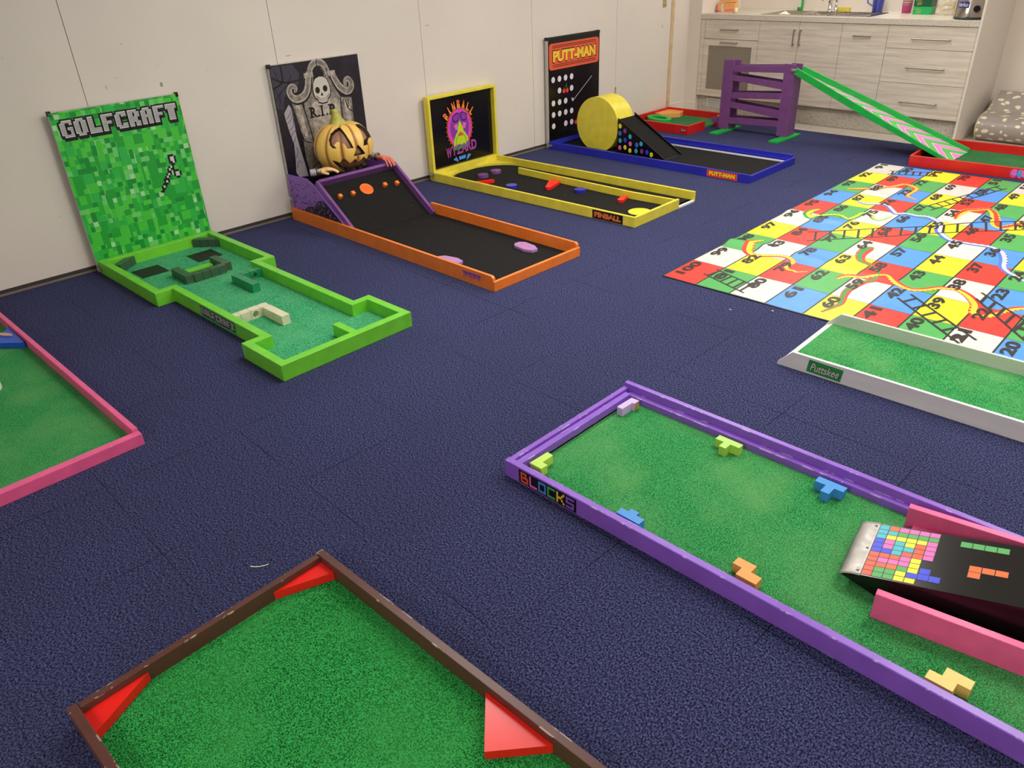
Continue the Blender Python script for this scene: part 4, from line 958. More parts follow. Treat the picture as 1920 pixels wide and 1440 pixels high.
def ladder(a0, a1, b0, b1, n, w_=.0105):
    A = [Vector(p) for p in a0]; B = [Vector(p) for p in b0]
    def path(Q, f):
        L = [0]
        for i in range(len(Q)-1): L.append(L[-1]+(Q[i+1]-Q[i]).length)
        d = f*L[-1]
        for i in range(len(Q)-1):
            if d <= L[i+1]+1e-9: return Q[i].lerp(Q[i+1], (d-L[i])/(L[i+1]-L[i]))
        return Q[-1]
    mb.ribbon([tuple(p) for p in A], w_, M['c_line'], FM, .0052, 3 if len(A) > 2 else 1); mb.ribbon([tuple(p) for p in B], w_, M['c_line'], FM, .0052, 3 if len(B) > 2 else 1)
    for k in range(n):
        f = (k+.6)/(n+.2); p, q = path(A, f), path(B, f); mb.ribbon([tuple(p), tuple(q)], w_*1.25, M['c_line'], FM, .00525, 1)
ladder([(.145,2.802),(.452,2.956)], None, [(.166,2.709),(.475,2.844)], None, 7)
ladder([(.654,2.033),(.89,2.83)], None, [(.712,1.994),(.946,2.787)], None, 10)
ladder([(.286,1.125),(.401,1.234),(.597,1.445),(.804,1.648),(.993,1.877),(1.224,2.09)], None, [(.349,.973),(.58,1.216),(.724,1.369),(.975,1.636),(1.267,1.916)], None, 15)
ladder([(.175,.248),(.453,.166)], None, [(.154,.151),(.454,.046)], None, 6)
ladder([(1.104,.537),(1.501,.197)], None, [(1.07,.454),(1.454,.121)], None, 6, .013)
ladder([(1.36,.771),(1.603,.545),(1.80,.36)], None, [(1.361,.68),(1.656,.328),(1.80,.19)], None, 8, .013)
def snake(p, w_, c1, c2, side=.25):
    w_ = [x*1.4 for x in w_]
    mb.ribbon(p, w_, M[c1], FM, .0044, 6); mb.ribbon(p, [x*.5 for x in w_], M[c2], FM, .0047, 6, zig=.5, side=side)
snake([(.092,2.167),(.15,2.20),(.198,2.243),(.253,2.271),(.292,2.363),(.334,2.425),(.366,2.501),(.425,2.478),(.470,2.427),(.472,2.306),(.478,2.228),(.522,2.192),(.563,2.173)], [.012,.042,.026,.02,.03,.034,.034,.03,.026,.018,.006], 'c_red', 'c_yel2')
snake([(.143,1.604),(.117,1.531),(.135,1.437),(.185,1.386),(.207,1.454),(.248,1.529),(.304,1.553),(.375,1.51),(.396,1.595),(.398,1.684),(.442,1.68),(.502,1.604),(.539,1.606),(.558,1.663),(.567,1.738)], [.014,.04,.036,.03,.026,.03,.03,.026,.02,.016,.01,.004], 'c_grn2', 'c_yellow')
snake([(.27,1.922),(.339,1.896),(.396,1.929),(.449,1.939),(.514,1.858),(.569,1.791),(.618,1.828),(.681,1.822),(.734,1.844),(.777,1.825),(.824,1.777),(.866,1.694),(.884,1.614),(.921,1.548),(.991,1.467),(1.063,1.469),(1.175,1.488),(1.222,1.478),(1.271,1.433),(1.313,1.324),(1.343,1.195),(1.385,1.131),(1.436,1.093),(1.479,1.049)], [.02,.034,.026,.03,.036,.036,.034,.034,.036,.036,.034,.034,.03,.026,.016], 'c_sky', 'c_white')
snake([(.149,.829),(.114,.773),(.133,.683),(.173,.601),(.232,.562),(.271,.592),(.317,.629),(.364,.65),(.407,.643),(.447,.595),(.447,.517),(.477,.477),(.511,.479),(.531,.469),(.577,.517)], [.014,.045,.05,.036,.03,.026,.03,.03,.03,.026,.022,.016,.006], 'c_red', 'c_yellow')
snake([(.703,1.09),(.685,1.057),(.685,.983),(.696,.919),(.725,.853),(.753,.831),(.789,.816),(.84,.775),(.869,.745),(.894,.618),(.86,.55),(.843,.417),(.855,.331),(.884,.224),(.874,.153),(.854,.067)], [.012,.05,.045,.036,.03,.026,.02,.018,.024,.03,.03,.024,.016,.01], 'c_red', 'c_grn2', -.25)
snake([(.734,.513),(.76,.585),(.832,.621),(.878,.688),(.92,.721),(.973,.659),(1.024,.619),(1.087,.601),(1.141,.643),(1.186,.708),(1.249,.738),(1.307,.707),(1.354,.653),(1.388,.591),(1.412,.489),(1.456,.496),(1.483,.55),(1.515,.627),(1.567,.694),(1.64,.74)], [.014,.036,.034,.03,.034,.03,.028,.03,.034,.04,.04,.04,.034,.03,.02], 'c_red', 'c_yel2', -.25)
snake([(.892,1.894),(.874,2.016),(.891,2.117),(.932,2.164),(.986,2.222),(1.039,2.156),(1.084,2.02),(1.117,1.914),(1.161,1.883),(1.199,1.959),(1.231,2.031),(1.29,2.10),(1.35,2.18)], [.014,.044,.036,.03,.034,.04,.044,.04,.034,.03,.02], 'c_yel2', 'c_red')
mt_ = mb.build('number_mat', loc=(MX, MY, 0), rot=(0, 0, MR_))
bm = bmesh.new(); bm.from_mesh(mt_.data)
for k in range(1, 150):
    yy = k*.02
    if .55 < yy < .98 or 1.2 < yy < 1.66 or k % 5 == 0:
        bmesh.ops.bisect_plane(bm, geom=bm.verts[:]+bm.edges[:]+bm.faces[:], plane_co=(0, yy, 0), plane_no=(0, 1, 0))
for k in range(1, 20):
    bmesh.ops.bisect_plane(bm, geom=bm.verts[:]+bm.edges[:]+bm.faces[:], plane_co=(k*.1, 0, 0), plane_no=(1, 0, 0))
def ripple(x, y):
    a = .016*math.exp(-((y-.70-.035*math.sin(x*5))/.045)**2)*(.75+.25*math.sin(x*7+1))*max(0, 1-x/1.3)
    b = .011*math.exp(-((y-1.44+.03*math.sin(x*6))/.05)**2)*(.7+.3*math.sin(x*9))*max(0, 1-x/1.5)
    c = .0025*(1+math.sin(x*11+y*3)*math.sin(y*6.5-x*2))
    return a+b+c*.5
for v in bm.verts: v.co.z += ripple(v.co.x, v.co.y)
bm.to_mesh(mt_.data); bm.free()
tag(mt_, 'large vinyl snakes and ladders mat with coloured numbered squares on the carpet', 'play mat')

# ------------------------------------------------------------------ white course
WO, WR = (3.600, 2.785), R(2.0)
t = thing('mini_golf_course', 'white framed mini golf course with green turf and Puttskee sticker, beside the number mat', 'mini golf course', (WO[0], WO[1], 0), WR)
FWh = Fr((0,0,0),(1,0,0),(0,0,1))
pr = [(0,0),(2.05,0),(2.05,.075),(.060,.075),(.004,.018),(0,.012)]
mb = MB(M['white'], M['c_black'], M['c_grn2'])
mb.prism(pr, -.016, 0, M['white'], FWh)
mb.flat([(.128,.010),(.272,.006),(.278,.062),(.134,.066)], M['c_grn2'], FWh, .0006)
for ex, mt, hh in ((.003, 'c_black', .0010), (0, 'c_white', .0015)): mb.text('Puttskee', .142-ex, .018-ex*.6, .122+2*ex, .036+1.2*ex, M[mt], FWh, hh, bold=.01+ex*9, shear=.3)
mb.build('rail', t, bevel=.002)
m2 = MB(M['whiteg']); m2.prism(pr, -.016, 0, M['whiteg'], Fr((0,.484,0),(1,0,0),(0,0,1))); m2.build('rail', t, bevel=.002)
m2 = MB(M['white']); m2.prism([(0,0),(.03,0),(.03,.018),(.0,.006)], -.4675, 0, M['white'], Fr((0,.0162,0),(1,0,0),(0,0,1))); m2.build('front_lip', t, bevel=.001)
m2 = MB(M['turf_g']); m2.box(.0305, 2.03, .0165, .4835, .002, .018); m2.build('turf', t)
m2 = MB(M['white']); m2.box(2.0305, 2.05, .0165, .4835, 0, .075); m2.build('rail', t, bevel=.002)

# ------------------------------------------------------------------ purple course with blocks
PO, PR_ = (3.302, 1.441), R(1.1)
t = thing('mini_golf_course', 'purple framed mini golf course with green turf, coloured wooden blocks and BLOCKS sticker', 'mini golf course', (PO[0], PO[1], 0), PR_)
pw = mapw(PO, PR_)
FPp = Fr((0,0,0),(1,0,0),(0,0,1))
mb = MB(M['purple'])
mb.box(.006, 2.05, 0, .026, 0, .066)
mb.rect(.075, .330, .006, .060, M['c_black'], FPp, .0007)
BL = {'B': ['XXXX ','X  X ','XXXXX','X   X','XXXXX'], 'L': ['X    ','X    ','X    ','X    ','XXXXX'], 'O': ['XXXXX','X   X','X   X','X   X','XXXXX'], 'C': ['XXXXX','X    ','X    ','X    ','XXXXX'], 'K': ['X   X','X  X ','XXX  ','X  X ','X   X'], 'S': ['XXXXX','X    ','XXXXX','    X','XXXXX']}
for k, (ch, mt) in enumerate(zip('BLOCKS', ('c_banner', 'c_ppink', 'c_text_blue', 'c_green', 'c_yel2', 'c_batbg'))):
    mb.pixels(BL[ch], .084+k*.0405, .054, .0068, .0085, M[mt], FPp, .0012, grow=.0002)
mb.build('rail', t, bevel=.003)
m2 = MB(M['purple']); m2.box(0, 2.05, .688, .710, 0, .072); m2.box(.03, 2.05, .664, .6878, .010, .040); m2.build('rail', t, bevel=.0025)
m2 = MB(M['purple']); m2.box(0, .020, .004, .6875, 0, .056); m2.box(.0202, .024, .03, .66, 0, .040); m2.box(.0242, .050, .0265, .663, .018, .048); m2.build('rail', t, bevel=.0025)
m2 = MB(M['purple']); m2.box(2.03, 2.05, .0265, .66, 0, .06); m2.build('rail', t, bevel=.0025)
m2 = MB(M['turf_g'], M['black']); m2.box(.052, 2.028, .0265, .6630, .002, .014, M['turf_g']); m2.box(.0245, .0515, .0265, .663, .002, .010, M['black']); m2.build('turf', t)
TB = [('lilac', [(3.362,1.990),(3.362,2.080),(3.398,2.082),(3.398,2.052),(3.388,2.051),(3.388,1.990)], 'pale lilac wooden block'),
 ('limeb', [(3.370,1.502),(3.371,1.590),(3.400,1.588),(3.401,1.534),(3.425,1.534),(3.424,1.503)], 'lime green corner shaped block'),
 ('blueb', [(3.755,1.496),(3.753,1.524),(3.779,1.525),(3.779,1.542),(3.809,1.542),(3.809,1.526),(3.841,1.527),(3.841,1.497)], 'blue T shaped block'),
 ('limeb2', [(3.756,2.082),(3.850,2.083),(3.850,2.056),(3.816,2.055),(3.816,2.022),(3.790,2.022),(3.790,2.054),(3.757,2.053)], 'pale lime T shaped block'),
 ('blueb', [(4.126,2.088),(4.220,2.090),(4.220,2.060),(4.191,2.059),(4.191,2.021),(4.163,2.020),(4.163,2.058),(4.127,2.057)], 'blue T shaped block'),
 ('orgb', [(4.137,1.577),(4.194,1.578),(4.194,1.546),(4.228,1.546),(4.228,1.513),(4.166,1.512),(4.166,1.545),(4.137,1.545)], 'orange stepped block'),
 ('yelb', [(4.700,1.580),(4.762,1.581),(4.762,1.549),(4.734,1.548),(4.734,1.516),(4.672,1.515),(4.672,1.546),(4.700,1.547)], 'yellow stepped block')]
for mt, poly, lab in TB:
    m2 = MB(M[mt]); m2.prism([pw(*p) for p in poly], .0145, .050)
    if mt == 'lilac': q = pw(3.398, 2.067); m2.rect(-.012, .012, -.034, -.002, M['wornorg'], Fr((q[0], q[1], .050), (0, 1, 0), (0, 0, 1)), .0006)
    m2.build('wooden_block', t, bevel=.0015)['label'] = lab
# jump ramp between pink rails
JO, JR = (4.485, 1.645), R(10.5)
t = thing('jump_ramp', 'black jump ramp printed with coloured squares between pink rails on the purple course', 'ramp', (JO[0], JO[1], .0145), JR)
zz0 = -.0145
for y0, s_ in ((0, 1), (.440, -1)):
    m2 = MB(M['pink']); a, b = sorted((y0, y0+s_*.024)); m2.box(.005, .80, a, b, .0, .084)
    a, b = sorted((y0+s_*.0245, y0+s_*.050)); m2.box(.028, .80, a, b, .0, .050 if s_ > 0 else .030); m2.build('side_rail', t, bevel=.002)
sl = .2195; fz = lambda a: .06+sl*(a+.10)-.0145
m2 = MB(M['blackg']); FJ = Fr((0, .080, fz(0)), (1, 0, sl), (0, 1, 0)); ca = math.sqrt(1+sl*sl)
def jp(a, w_): return (a*ca, w_-.080)
m2.add([FJ.p(*jp(a, w_), h) for h in (-.008, 0) for a, w_ in ((-.06,.082),(.80,.082),(.80,.332),(-.06,.332))], [(3,2,1,0),(4,5,6,7),(0,1,5,4),(1,2,6,5),(2,3,7,6),(3,0,4,7)], M['blackg'])
GRID = ['COPPPP','CCGGGG','CYYYYP','BPCYRP','BPCCRP','BBCRRP','RRRPY ','RPPPY ','RROGY ','RGGY  ','RGGYY ']
gm = dict(C='c_cyan', O='c_org', P='c_ppink', G='c_green', Y='c_yellow', B='c_dblue', R='c_banner')
def cell(a, w_, da, dw, mt):
    m2.flat([jp(a, w_), jp(a+da, w_), jp(a+da, w_+dw), jp(a, w_+dw)], M['c_line'], FJ, .0004)
    m2.flat([jp(a+.0010, w_+.0010), jp(a+da-.0010, w_+.0010), jp(a+da-.0010, w_+dw-.0010), jp(a+.0010, w_+dw-.0010)], M[mt], FJ, .0008)
da, dw = .0256, .0219
for j, r_ in enumerate(GRID):
    for i, ch in enumerate(r_):
        if ch != ' ': cell(-.048+i*da, .327-(j+1)*dw, da, dw, gm[ch])
for i in range(4): cell(.156+i*.0280, .284, .0278, .026, 'c_green')
for i in range(3): cell(.188+i*.0290, .184, .0285, .026, 'c_org')
cell(.188, .158, .0285, .026, 'c_org')
for a, w_ in ((.056,.108),(.082,.108),(.108,.108),(.082,.134)): cell(a, w_, .026, .026, 'c_dblue')
m2.build('ramp_board', t)['label'] = 'black ramp board printed with coloured squares'
m2 = MB(M['silver']); FJ2 = FJ
m2.V = []
foil = metal('foil_strip', (176, 172, 166), .5); m2 = MB(foil)
pts = []
rr = random.Random(2)
NA, NW = 10, 22
for i in range(NA+1):
    for j in range(NW+1):
        a = -.104+.056*i/NA; w_ = .080+.254*j/NW
        h = .0012 + .0022*rr.random()*(1-i/NA) - (.012*((1-i/NA)**4))
        pts.append(FJ.p(*jp(a, w_), h))
m2.add(pts, [(i*(NW+1)+j, (i+1)*(NW+1)+j, (i+1)*(NW+1)+j+1, i*(NW+1)+j+1) for i in range(NA) for j in range(NW)], None, True)
for w_ in (.10, .207, .318): p_ = FJ.p(*jp(-.058, w_), .0015); m2.cyl(p_, p_+FJ.n*.002, .0035, n=10)
fo = m2.build('metal_strip', t); fo['label'] = 'crinkled silver metal strip'
sd = fo.modifiers.new('solid', 'SOLIDIFY'); sd.thickness = .003; sd.offset = -1
for y_ in (.084, .322):
    m2 = MB(M['blackg']); m2.prism([(-.095, fz(-.095)-.012), (.005, .0005), (.80, .0005), (.80, fz(.80)-.010), (-.06, fz(-.06)-.009)], -.008, 0, M['blackg'], Fr((0,y_,0),(1,0,0),(0,0,1))); m2.build('ramp_side', t)

# ------------------------------------------------------------------ brown course
NO, NR = (3.266, .030), R(2.5)
t = thing('mini_golf_course', 'dark brown framed mini golf course with bright green turf and red corner wedges', 'mini golf course', (NO[0], NO[1], 0), NR)
nw = mapw(NO, NR)
for b in ((0, 2.05, 0, .023), (0, 2.05, .707, .730), (.0, .020, .0235, .7065), (2.03, 2.05, .0235, .7065)):
    m2 = MB(M['brown']); m2.box(b[0], b[1], b[2], b[3], 0, .066 if b[1] > 2 else .062); m2.build('rail', t, bevel=.0015)
m2 = MB(M['turf_b']); m2.box(.0205, 2.0295, .0235, .7065, .002, .013); m2.build('turf', t)
for poly in ([(.0208,.0238),(.0208,.185),(.098,.0238)], [(.0208,.7062),(.0208,.545),(.085,.7062)], [(.706,.7062),(.815,.592),(.920,.7062)]):
    m2 = MB(M['redb']); m2.prism(poly, .0135, .042); m2.build('corner_wedge', t, bevel=.0015)['label'] = 'red corner wedge'
# turf fibres along the near part of the brown course: short blades as one stuff part
m2 = MB(M['turf_b']); rf = random.Random(9)
for k in range(9000):
    x = .03+1.9*rf.random()**1.25; y = .03+.67*rf.random(); a = rf.uniform(0, 6.28); l = rf.uniform(.003, .006); w_ = .0012
    if any((x-cx_)**2+(y-cy_)**2 < .08**2 for cx_, cy_ in ((.03,.06),(.03,.65),(.815,.66))) : continue
    dx, dy = math.cos(a)*w_, math.sin(a)*w_; tx, ty = rf.uniform(-.003,.003), rf.uniform(-.003,.003)
    m2.add([(x-dx,y-dy,.013),(x+dx,y+dy,.013),(x+tx,y+ty,.013+l)], [(0,1,2)])
o = m2.build('turf_fibre', t); o['kind'] = 'stuff'

# ------------------------------------------------------------------ pink course
KO, KR = (.112, -.118), R(1.75)
t = thing('mini_golf_course', 'pink framed mini golf course with green turf, cut off at the left photo edge', 'mini golf course', (KO[0], KO[1], 0), KR)
kw = mapw(KO, KR)
W2 = .70
for b in ((0, 2.022, 0, .02, .062), (0, 2.022, W2-.022, W2, .062), (0, .02, .0205, W2-.0225, .062), (2.0225, 2.056, 0, W2, .050)):
    m2 = MB(M['pink']); m2.box(b[0], b[1], b[2], b[3], 0, b[4]); m2.build('rail', t, bevel=.003)
m2 = MB(M['turf_g']); m2.box(.0205, 2.022, .0205, W2-.0225, .002, .013); m2.build('turf', t)
m2 = MB(M['bluetri']); m2.prism([kw(*p) for p in [(.60,.575),(.648,.552),(.69,.500),(.79,.488),(.872,.566),(.872,.576)]], .0135, .044); o = m2.build('corner_wedge', t, bevel=.002); o['label'] = 'blue wedge by the far rail'
m2 = MB(M['pinktan']); a, b = kw(.718, .535); m2.disc(a, b, .05, .013, M['pinktan'], Fr((0,0,.046),(1,0,0),(0,1,0)), 0, 20, .5)
m2 = MB(M['pinktan']); m2.prism([(a+.042*math.cos(q)*math.cos(.5)-.012*math.sin(q)*math.sin(.5), b+.042*math.cos(q)*math.sin(.5)+.012*math.sin(q)*math.cos(.5)) for q in [2*math.pi*i/20 for i in range(20)]], .0445, .052); m2.build('flap', t, bevel=.002)['label'] = 'tan oval flap on the blue wedge'
m2 = MB(M['white']); a, b = kw(1.205, .345); m2.prism([(a+.065*math.cos(q), b+.040*math.sin(q)) for q in [2*math.pi*i/24 for i in range(24)]], .0135, .042); m2.build('obstacle_block', t, bevel=.003)['label'] = 'white rounded block'

# ------------------------------------------------------------------ kitchen
YF = 7.32
def bar_handle(parent, x0, x1, z, name='handle', vert=False):
    m2 = MB(M['handle'])
    if vert:
        m2.cyl((x0, YF-.032, z), (x0, YF-.032, x1), .0055, n=10)
        for q in (z+.006, x1-.006): m2.cyl((x0, YF-.032, q), (x0, YF-.0005, q), .005, n=8)
    else:
        m2.cyl((x0, YF-.032, z), (x1, YF-.032, z), .0055, n=10)
        for q in (x0+.008, x1-.008): m2.cyl((q, YF-.032, z), (q, YF-.0005, z), .005, n=8)
    return m2.build(name, parent)
def front(parent, name, x0, x1, z0, z1, mat=None):
    m2 = MB(mat or M['lam']); m2.box(x0+.0015, x1-.0015, YF, YF+.018, z0+.0015, z1-.0015); return m2.build(name, parent, bevel=.001)
def carcass(parent, x0, x1):
    m2 = MB(M['seam']); m2.box(x0, x1, YF+.0185, 8.0, .17, .898); m2.build('body', parent)
    m2 = MB(M['plinth']); m2.box(x0, x1, YF+.05, YF+.066, 0, .1695); m2.build('plinth', parent)
def unit(lab, x0, x1):
    t = thing('kitchen_cabinet', lab, 'cabinet', (0, 0, 0)); carcass(t, x0, x1); return t
t = unit('leftmost oak laminate kitchen cabinet with a drawer above a metal mesh door', .152, .806)
m2 = MB(M['lam']); m2.box(.152, .198, YF, YF+.018, .17, .897); m2.build('end_stile', t, bevel=.001)
d = front(t, 'drawer', .20, .806, .718, .897); bar_handle(d, .393, .584, .807)
m2 = MB(M['lam']); xs = (.2015, .256, .744, .8045)
m2.box(.2015, .256, YF, YF+.018, .172, .715); m2.box(.744, .8045, YF, YF+.018, .172, .715); m2.box(.2562, .7438, YF, YF+.018, .655, .715); m2.box(.2562, .7438, YF, YF+.018, .172, .238)
d = m2.build('door', t); bar_handle(d, .403, .585, .690)
m3 = MB(M['mesh']); m3.box(.2565, .7435, YF+.008, YF+.011, .2385, .6545); m3.build('mesh_panel', d)['label'] = 'diamond metal mesh panel'
m2 = MB(M['white'], M['seam']); m2.box(.262, .50, YF+.042, YF+.0495, .058, .142, M['white'])
for k in range(6): m2.box(.272, .49, YF+.0405, YF+.0418, .066+k*.012, .070+k*.012, M['seam'])
o = m2.build('air_vent'); tag(o, 'small white slotted vent in the plinth under the mesh door cabinet', 'vent')
t = unit('oak laminate kitchen cabinet with two doors under the sink', .8065, 1.617)
d = front(t, 'door', .806, 1.212, .171, .897); bar_handle(d, 1.176, .833, .697, vert=True)
d = front(t, 'door', 1.212, 1.617, .171, .897); bar_handle(d, 1.238, .833, .697, vert=True)
t = unit('oak laminate kitchen cabinet with one tall door and short horizontal handle', 1.6175, 2.026)
d = front(t, 'door', 1.617, 2.026, .171, .897); bar_handle(d, 1.737, 1.888, .800)
t = unit('rightmost oak laminate kitchen cabinet with three wide drawers', 2.0265, 2.731)
for z0, z1, hz_ in ((.714, .897, .795), (.441, .714, .570), (.171, .441, .292)):
    d = front(t, 'drawer', 2.026, 2.731, z0, z1); bar_handle(d, 2.237, 2.547, hz_)
m2 = MB(M['counter']); z_t = .943
m2.box(.150, .74, YF-.012, 8.049, .899, z_t); m2.box(1.80, 2.731, YF-.012, 8.049, .899, z_t); m2.box(.7402, 1.7998, YF-.012, 7.40, .899, z_t); m2.box(.7402, 1.7998, 7.86, 8.049, .899, z_t)
tag(m2.build('worktop', bevel=.0), 'pale speckled kitchen worktop running over all the cabinets', 'worktop')
m2 = MB(M['wall']); m2.box(2.732, 2.750, YF-.012, 8.049, 0, 2.35)
tag(m2.build('end_panel', bevel=.001), 'tall white panel standing at the right end of the kitchen', 'panel')
t = thing('kitchen_sink', 'stainless steel double bowl sink set in the worktop', 'sink', (0, 0, 0))
m2 = MB(M['steel'])
def bowl(x0, x1, y0, y1, zb_):
    i = .03
    vs = [(x0,y0,.946),(x1,y0,.946),(x1,y1,.946),(x0,y1,.946),(x0+i,y0+i,zb_),(x1-i,y0+i,zb_),(x1-i,y1-i,zb_),(x0+i,y1-i,zb_)]
    m2.add(vs, [(4,5,6,7),(0,4,7,3),(1,2,6,5),(0,1,5,4),(3,7,6,2)])
X = [.765, .80, 1.10, 1.13, 1.36, 1.385, 1.775]; 
m2.box(.76, 1.78, 7.395, 7.43, .943, .947); m2.box(.76, 1.78, 7.80, 7.865, .943, .947)
m2.box(.76, .80, 7.4302, 7.7998, .943, .947); m2.box(1.10, 1.13, 7.4302, 7.7998, .943, .947); m2.box(1.36, 1.39, 7.4302, 7.7998, .943, .947); m2.box(1.74, 1.78, 7.4302, 7.7998, .943, .947)
bowl(.80, 1.10, 7.43, 7.80, .80); bowl(1.13, 1.36, 7.43, 7.80, .84)
m2.box(1.3902, 1.7398, 7.4302, 7.7998, .938, .9405)
m2.build('basin', t)
m2 = MB(M['steel'])
for k in range(8): m2.cyl((1.41+k*.042, 7.45, .941), (1.41+k*.042, 7.78, .941), .004, n=8)
m2.build('drainer', t)
t = thing('mixer_tap', 'chrome mixer tap standing behind the kitchen sink', 'tap', (1.235, 7.83, .947))
m2 = MB(M['chrome']); m2.lathe([(.026,0),(.026,.008),(.020,.014),(.019,.10),(.022,.105),(.022,.13),(.012,.14),(0,.14)], (0,0,0)); m2.build('body', t)
m2 = MB(M['chrome']); m2.tube([(0,0,.09),(.0,-.06,.13),(.0,-.13,.15),(.0,-.17,.14),(.0,-.175,.10)], .011, 12); m2.build('spout', t)
m2 = MB(M['chrome']); m2.tube([(0,0,.14),(.03,.01,.165),(.07,.02,.18)], .006, 10); m2.build('lever', t)
m2 = MB(M['chrome']); m2.lathe([(.018,0),(.018,.05),(.010,.056),(.010,.10),(.014,.104),(.0,.11)], (.06,.0,0)); m2.tube([(.06,0,.10),(.06,-.05,.115),(.06,-.06,.10)], .006, 8); m2.build('side_spray', t)
def bottle(x, y, mat, matc, lab):
    t = thing('soap_bottle', lab, 'bottle', (x, y, z_t))
    m2 = MB(mat); m2.lathe([(0,0),(.026,0),(.028,.01),(.028,.12),(.018,.15),(.010,.16),(.010,.175)], (0,0,0)); m2.rect(-.018,.018,.03,.11, M['c_white'], Fr((0,-.0285,0),(1,0,0),(0,0,1)), 0); m2.build('bottle_body', t)
    m2 = MB(matc); m2.lathe([(.012,.1755),(.012,.20),(.004,.205),(0,.205)], (0,0,0)); m2.build('cap', t)
bottle(.885, 7.93, M['c_grn2'], M['c_white'], 'green dish soap bottle standing behind the left sink bowl')
m2 = MB(mk_mottle('sponge', (214, 196, 84), (180, 158, 50), 60, .9)); m2.prism(rrect(-.062, .062, -.032, .032, .018), 0, .035); o = m2.build('sponge', bevel=.006, loc=(1.335, 7.915, z_t+.0005), rot=(0,0,.1)); tag(o, 'yellow sponge lying to the right of the tap', 'sponge')
# blue jug
m_, nt_, b_ = nodes('blue_plastic'); b_.inputs['Base Color'].default_value = lin((110, 120, 215)); b_.inputs['Roughness'].default_value = .2; b_.inputs['Transmission Weight'].default_value = .55; M['bluep'] = m_
t = thing('jug', 'translucent blue plastic jug on the worktop right of the sink', 'jug', (1.66, 7.90, z_t))
m2 = MB(M['bluep']); m2.lathe([(0,.003),(.042,.003),(.044,.0),(.056,.20),(.058,.20),(.060,.205),(.053,.205),(.042,.010),(0,.010)], (0,0,0), 28); m2.build('jug_body', t)
m2 = MB(M['bluep']); m2.tube([(-.050,0,.17),(-.095,-.005,.165),(-.10,-.005,.08),(-.048,0,.05)], .007, 10); m2.build('handle', t)
# white tray behind jug
cup_m = []
for nm, cl in (('a', (232, 214, 180)), ('b', (200, 80, 160)), ('c', (235, 160, 120)), ('d', (185, 165, 200)), ('e', (225, 90, 150)), ('f', (170, 60, 150))): cup_m.append(plain('cup_'+nm, cl, .35))
wd_ = ['magenta band at the bottom of the stack', 'pale lilac cup, second from the bottom of the stack', 'peach cup in the middle of the stack', 'purple cup above the peach one', 'cream cup near the top of the stack', 'pink cup at the top of the stack']
labs = ['magenta striped cup at the very bottom of the cup stack', 'lilac cup second from the bottom of the cup stack', 'peach cup third from the bottom of the cup stack', 'cream cup fourth from the bottom of the cup stack', 'pink cup fifth from the bottom of the cup stack', 'dark magenta cup sixth from the bottom of the cup stack', 'light cream cup at the top of the cup stack']
mats_ = [4, 3, 2, 0, 4, 5, 0]
for k in range(7):
    m2 = MB(cup_m[mats_[k]], cup_m[5]); m2.lathe([(0,.002),(.036,.002),(.0375,0),(.0425,.062),(.0445,.062),(.0445,.068),(.0405,.068),(.0355,.008),(0,.008)], (0,0,0), 24)
    o = m2.build('cup', loc=(1.93, 7.88, z_t+.0005+k*.0205)); tag(o, labs[k], 'cup', 'stacked plastic cups on the worktop')
def carton(x, y, z, wx, wy, wz, mat, lab, mark, rz=0.0):
    m2 = MB(mat); m2.box(-wx/2, wx/2, -wy/2, wy/2, 0, wz)
    f = Fr((0,-wy/2,0),(1,0,0),(0,0,1)); m2.rect(-wx*.42,-wx*.08, wz*.66, wz*.70, mark, f, .0006)
    for k in range(3): m2.ribbon([(-wx*.3+k*.014, wz*.25),(-wx*.3+k*.014+.005, wz*.6),(-wx*.3+k*.014+.010, wz*.25)], .003, mark, f, .0007, 1)
    m2.rect(-wx*.34, -wx*.08, wz*.17, wz*.21, mark, f, .0007)
    m2.box(-wx/2-.001, wx/2+.001, -wy/2-.001, wy/2+.001, wz*.985, wz+.001)
    o = m2.build('tea_box', loc=(x, y, z), rot=(0,0,rz)); tag(o, lab, 'box')
M['gold'] = plain('gold_print', (205, 180, 90), .4)
carton(2.105, 7.83, z_t+.0005, .148, .15, .062, plain('box_green', (22, 168, 92), .35), 'bright green box with gold marks, lower of two stacked boxes', M['gold'], .08)
carton(2.100, 7.835, z_t+.066, .146, .15, .062, plain('box_dark_green', (12, 84, 52), .35), 'dark green box with gold marks, upper of two stacked boxes', M['gold'], .05)
# cellophane bag
m_, nt_, b_ = nodes('clear_bag'); b_.inputs['Base Color'].default_value = lin((236,228,205)); b_.inputs['Roughness'].default_value = .15; b_.inputs['Alpha'].default_value = .45; M['bag'] = m_
t = thing('snack_bag', 'clear plastic bag of yellow and white packets beside the steel urn', 'bag', (2.30, 7.78, z_t+.001))
m2 = MB(M['bag']); rg = random.Random(4); NN = 20; K3 = 10; vs = []
for k in range(K3+1):
    f = k/K3
    for i in range(NN):
        a = 2*math.pi*i/NN; r = (.085*(1-.35*f**2))*(1+.10*rg.uniform(-1,1)); vs.append((r*math.cos(a)*1.0, r*.7*math.sin(a), .18*f))
m2.add(vs, [(k*NN+i, k*NN+(i+1) % NN, (k+1)*NN+(i+1) % NN, (k+1)*NN+i) for k in range(K3) for i in range(NN)]+[tuple(range(NN))[::-1]], None); m2.build('bag_film', t)
for k in range(9):
    m2 = MB(M['c_yel2'] if k % 2 else M['c_white']); m2.box(-.028, .028, -.018, .018, 0, .03)
    m2.build('packet', t, bevel=.005, loc=(-.035+.035*(k % 3), .0 if k % 2 else -.012, .004+.038*(k//3)), rot=(0, 0, rg.uniform(-.4, .4)))
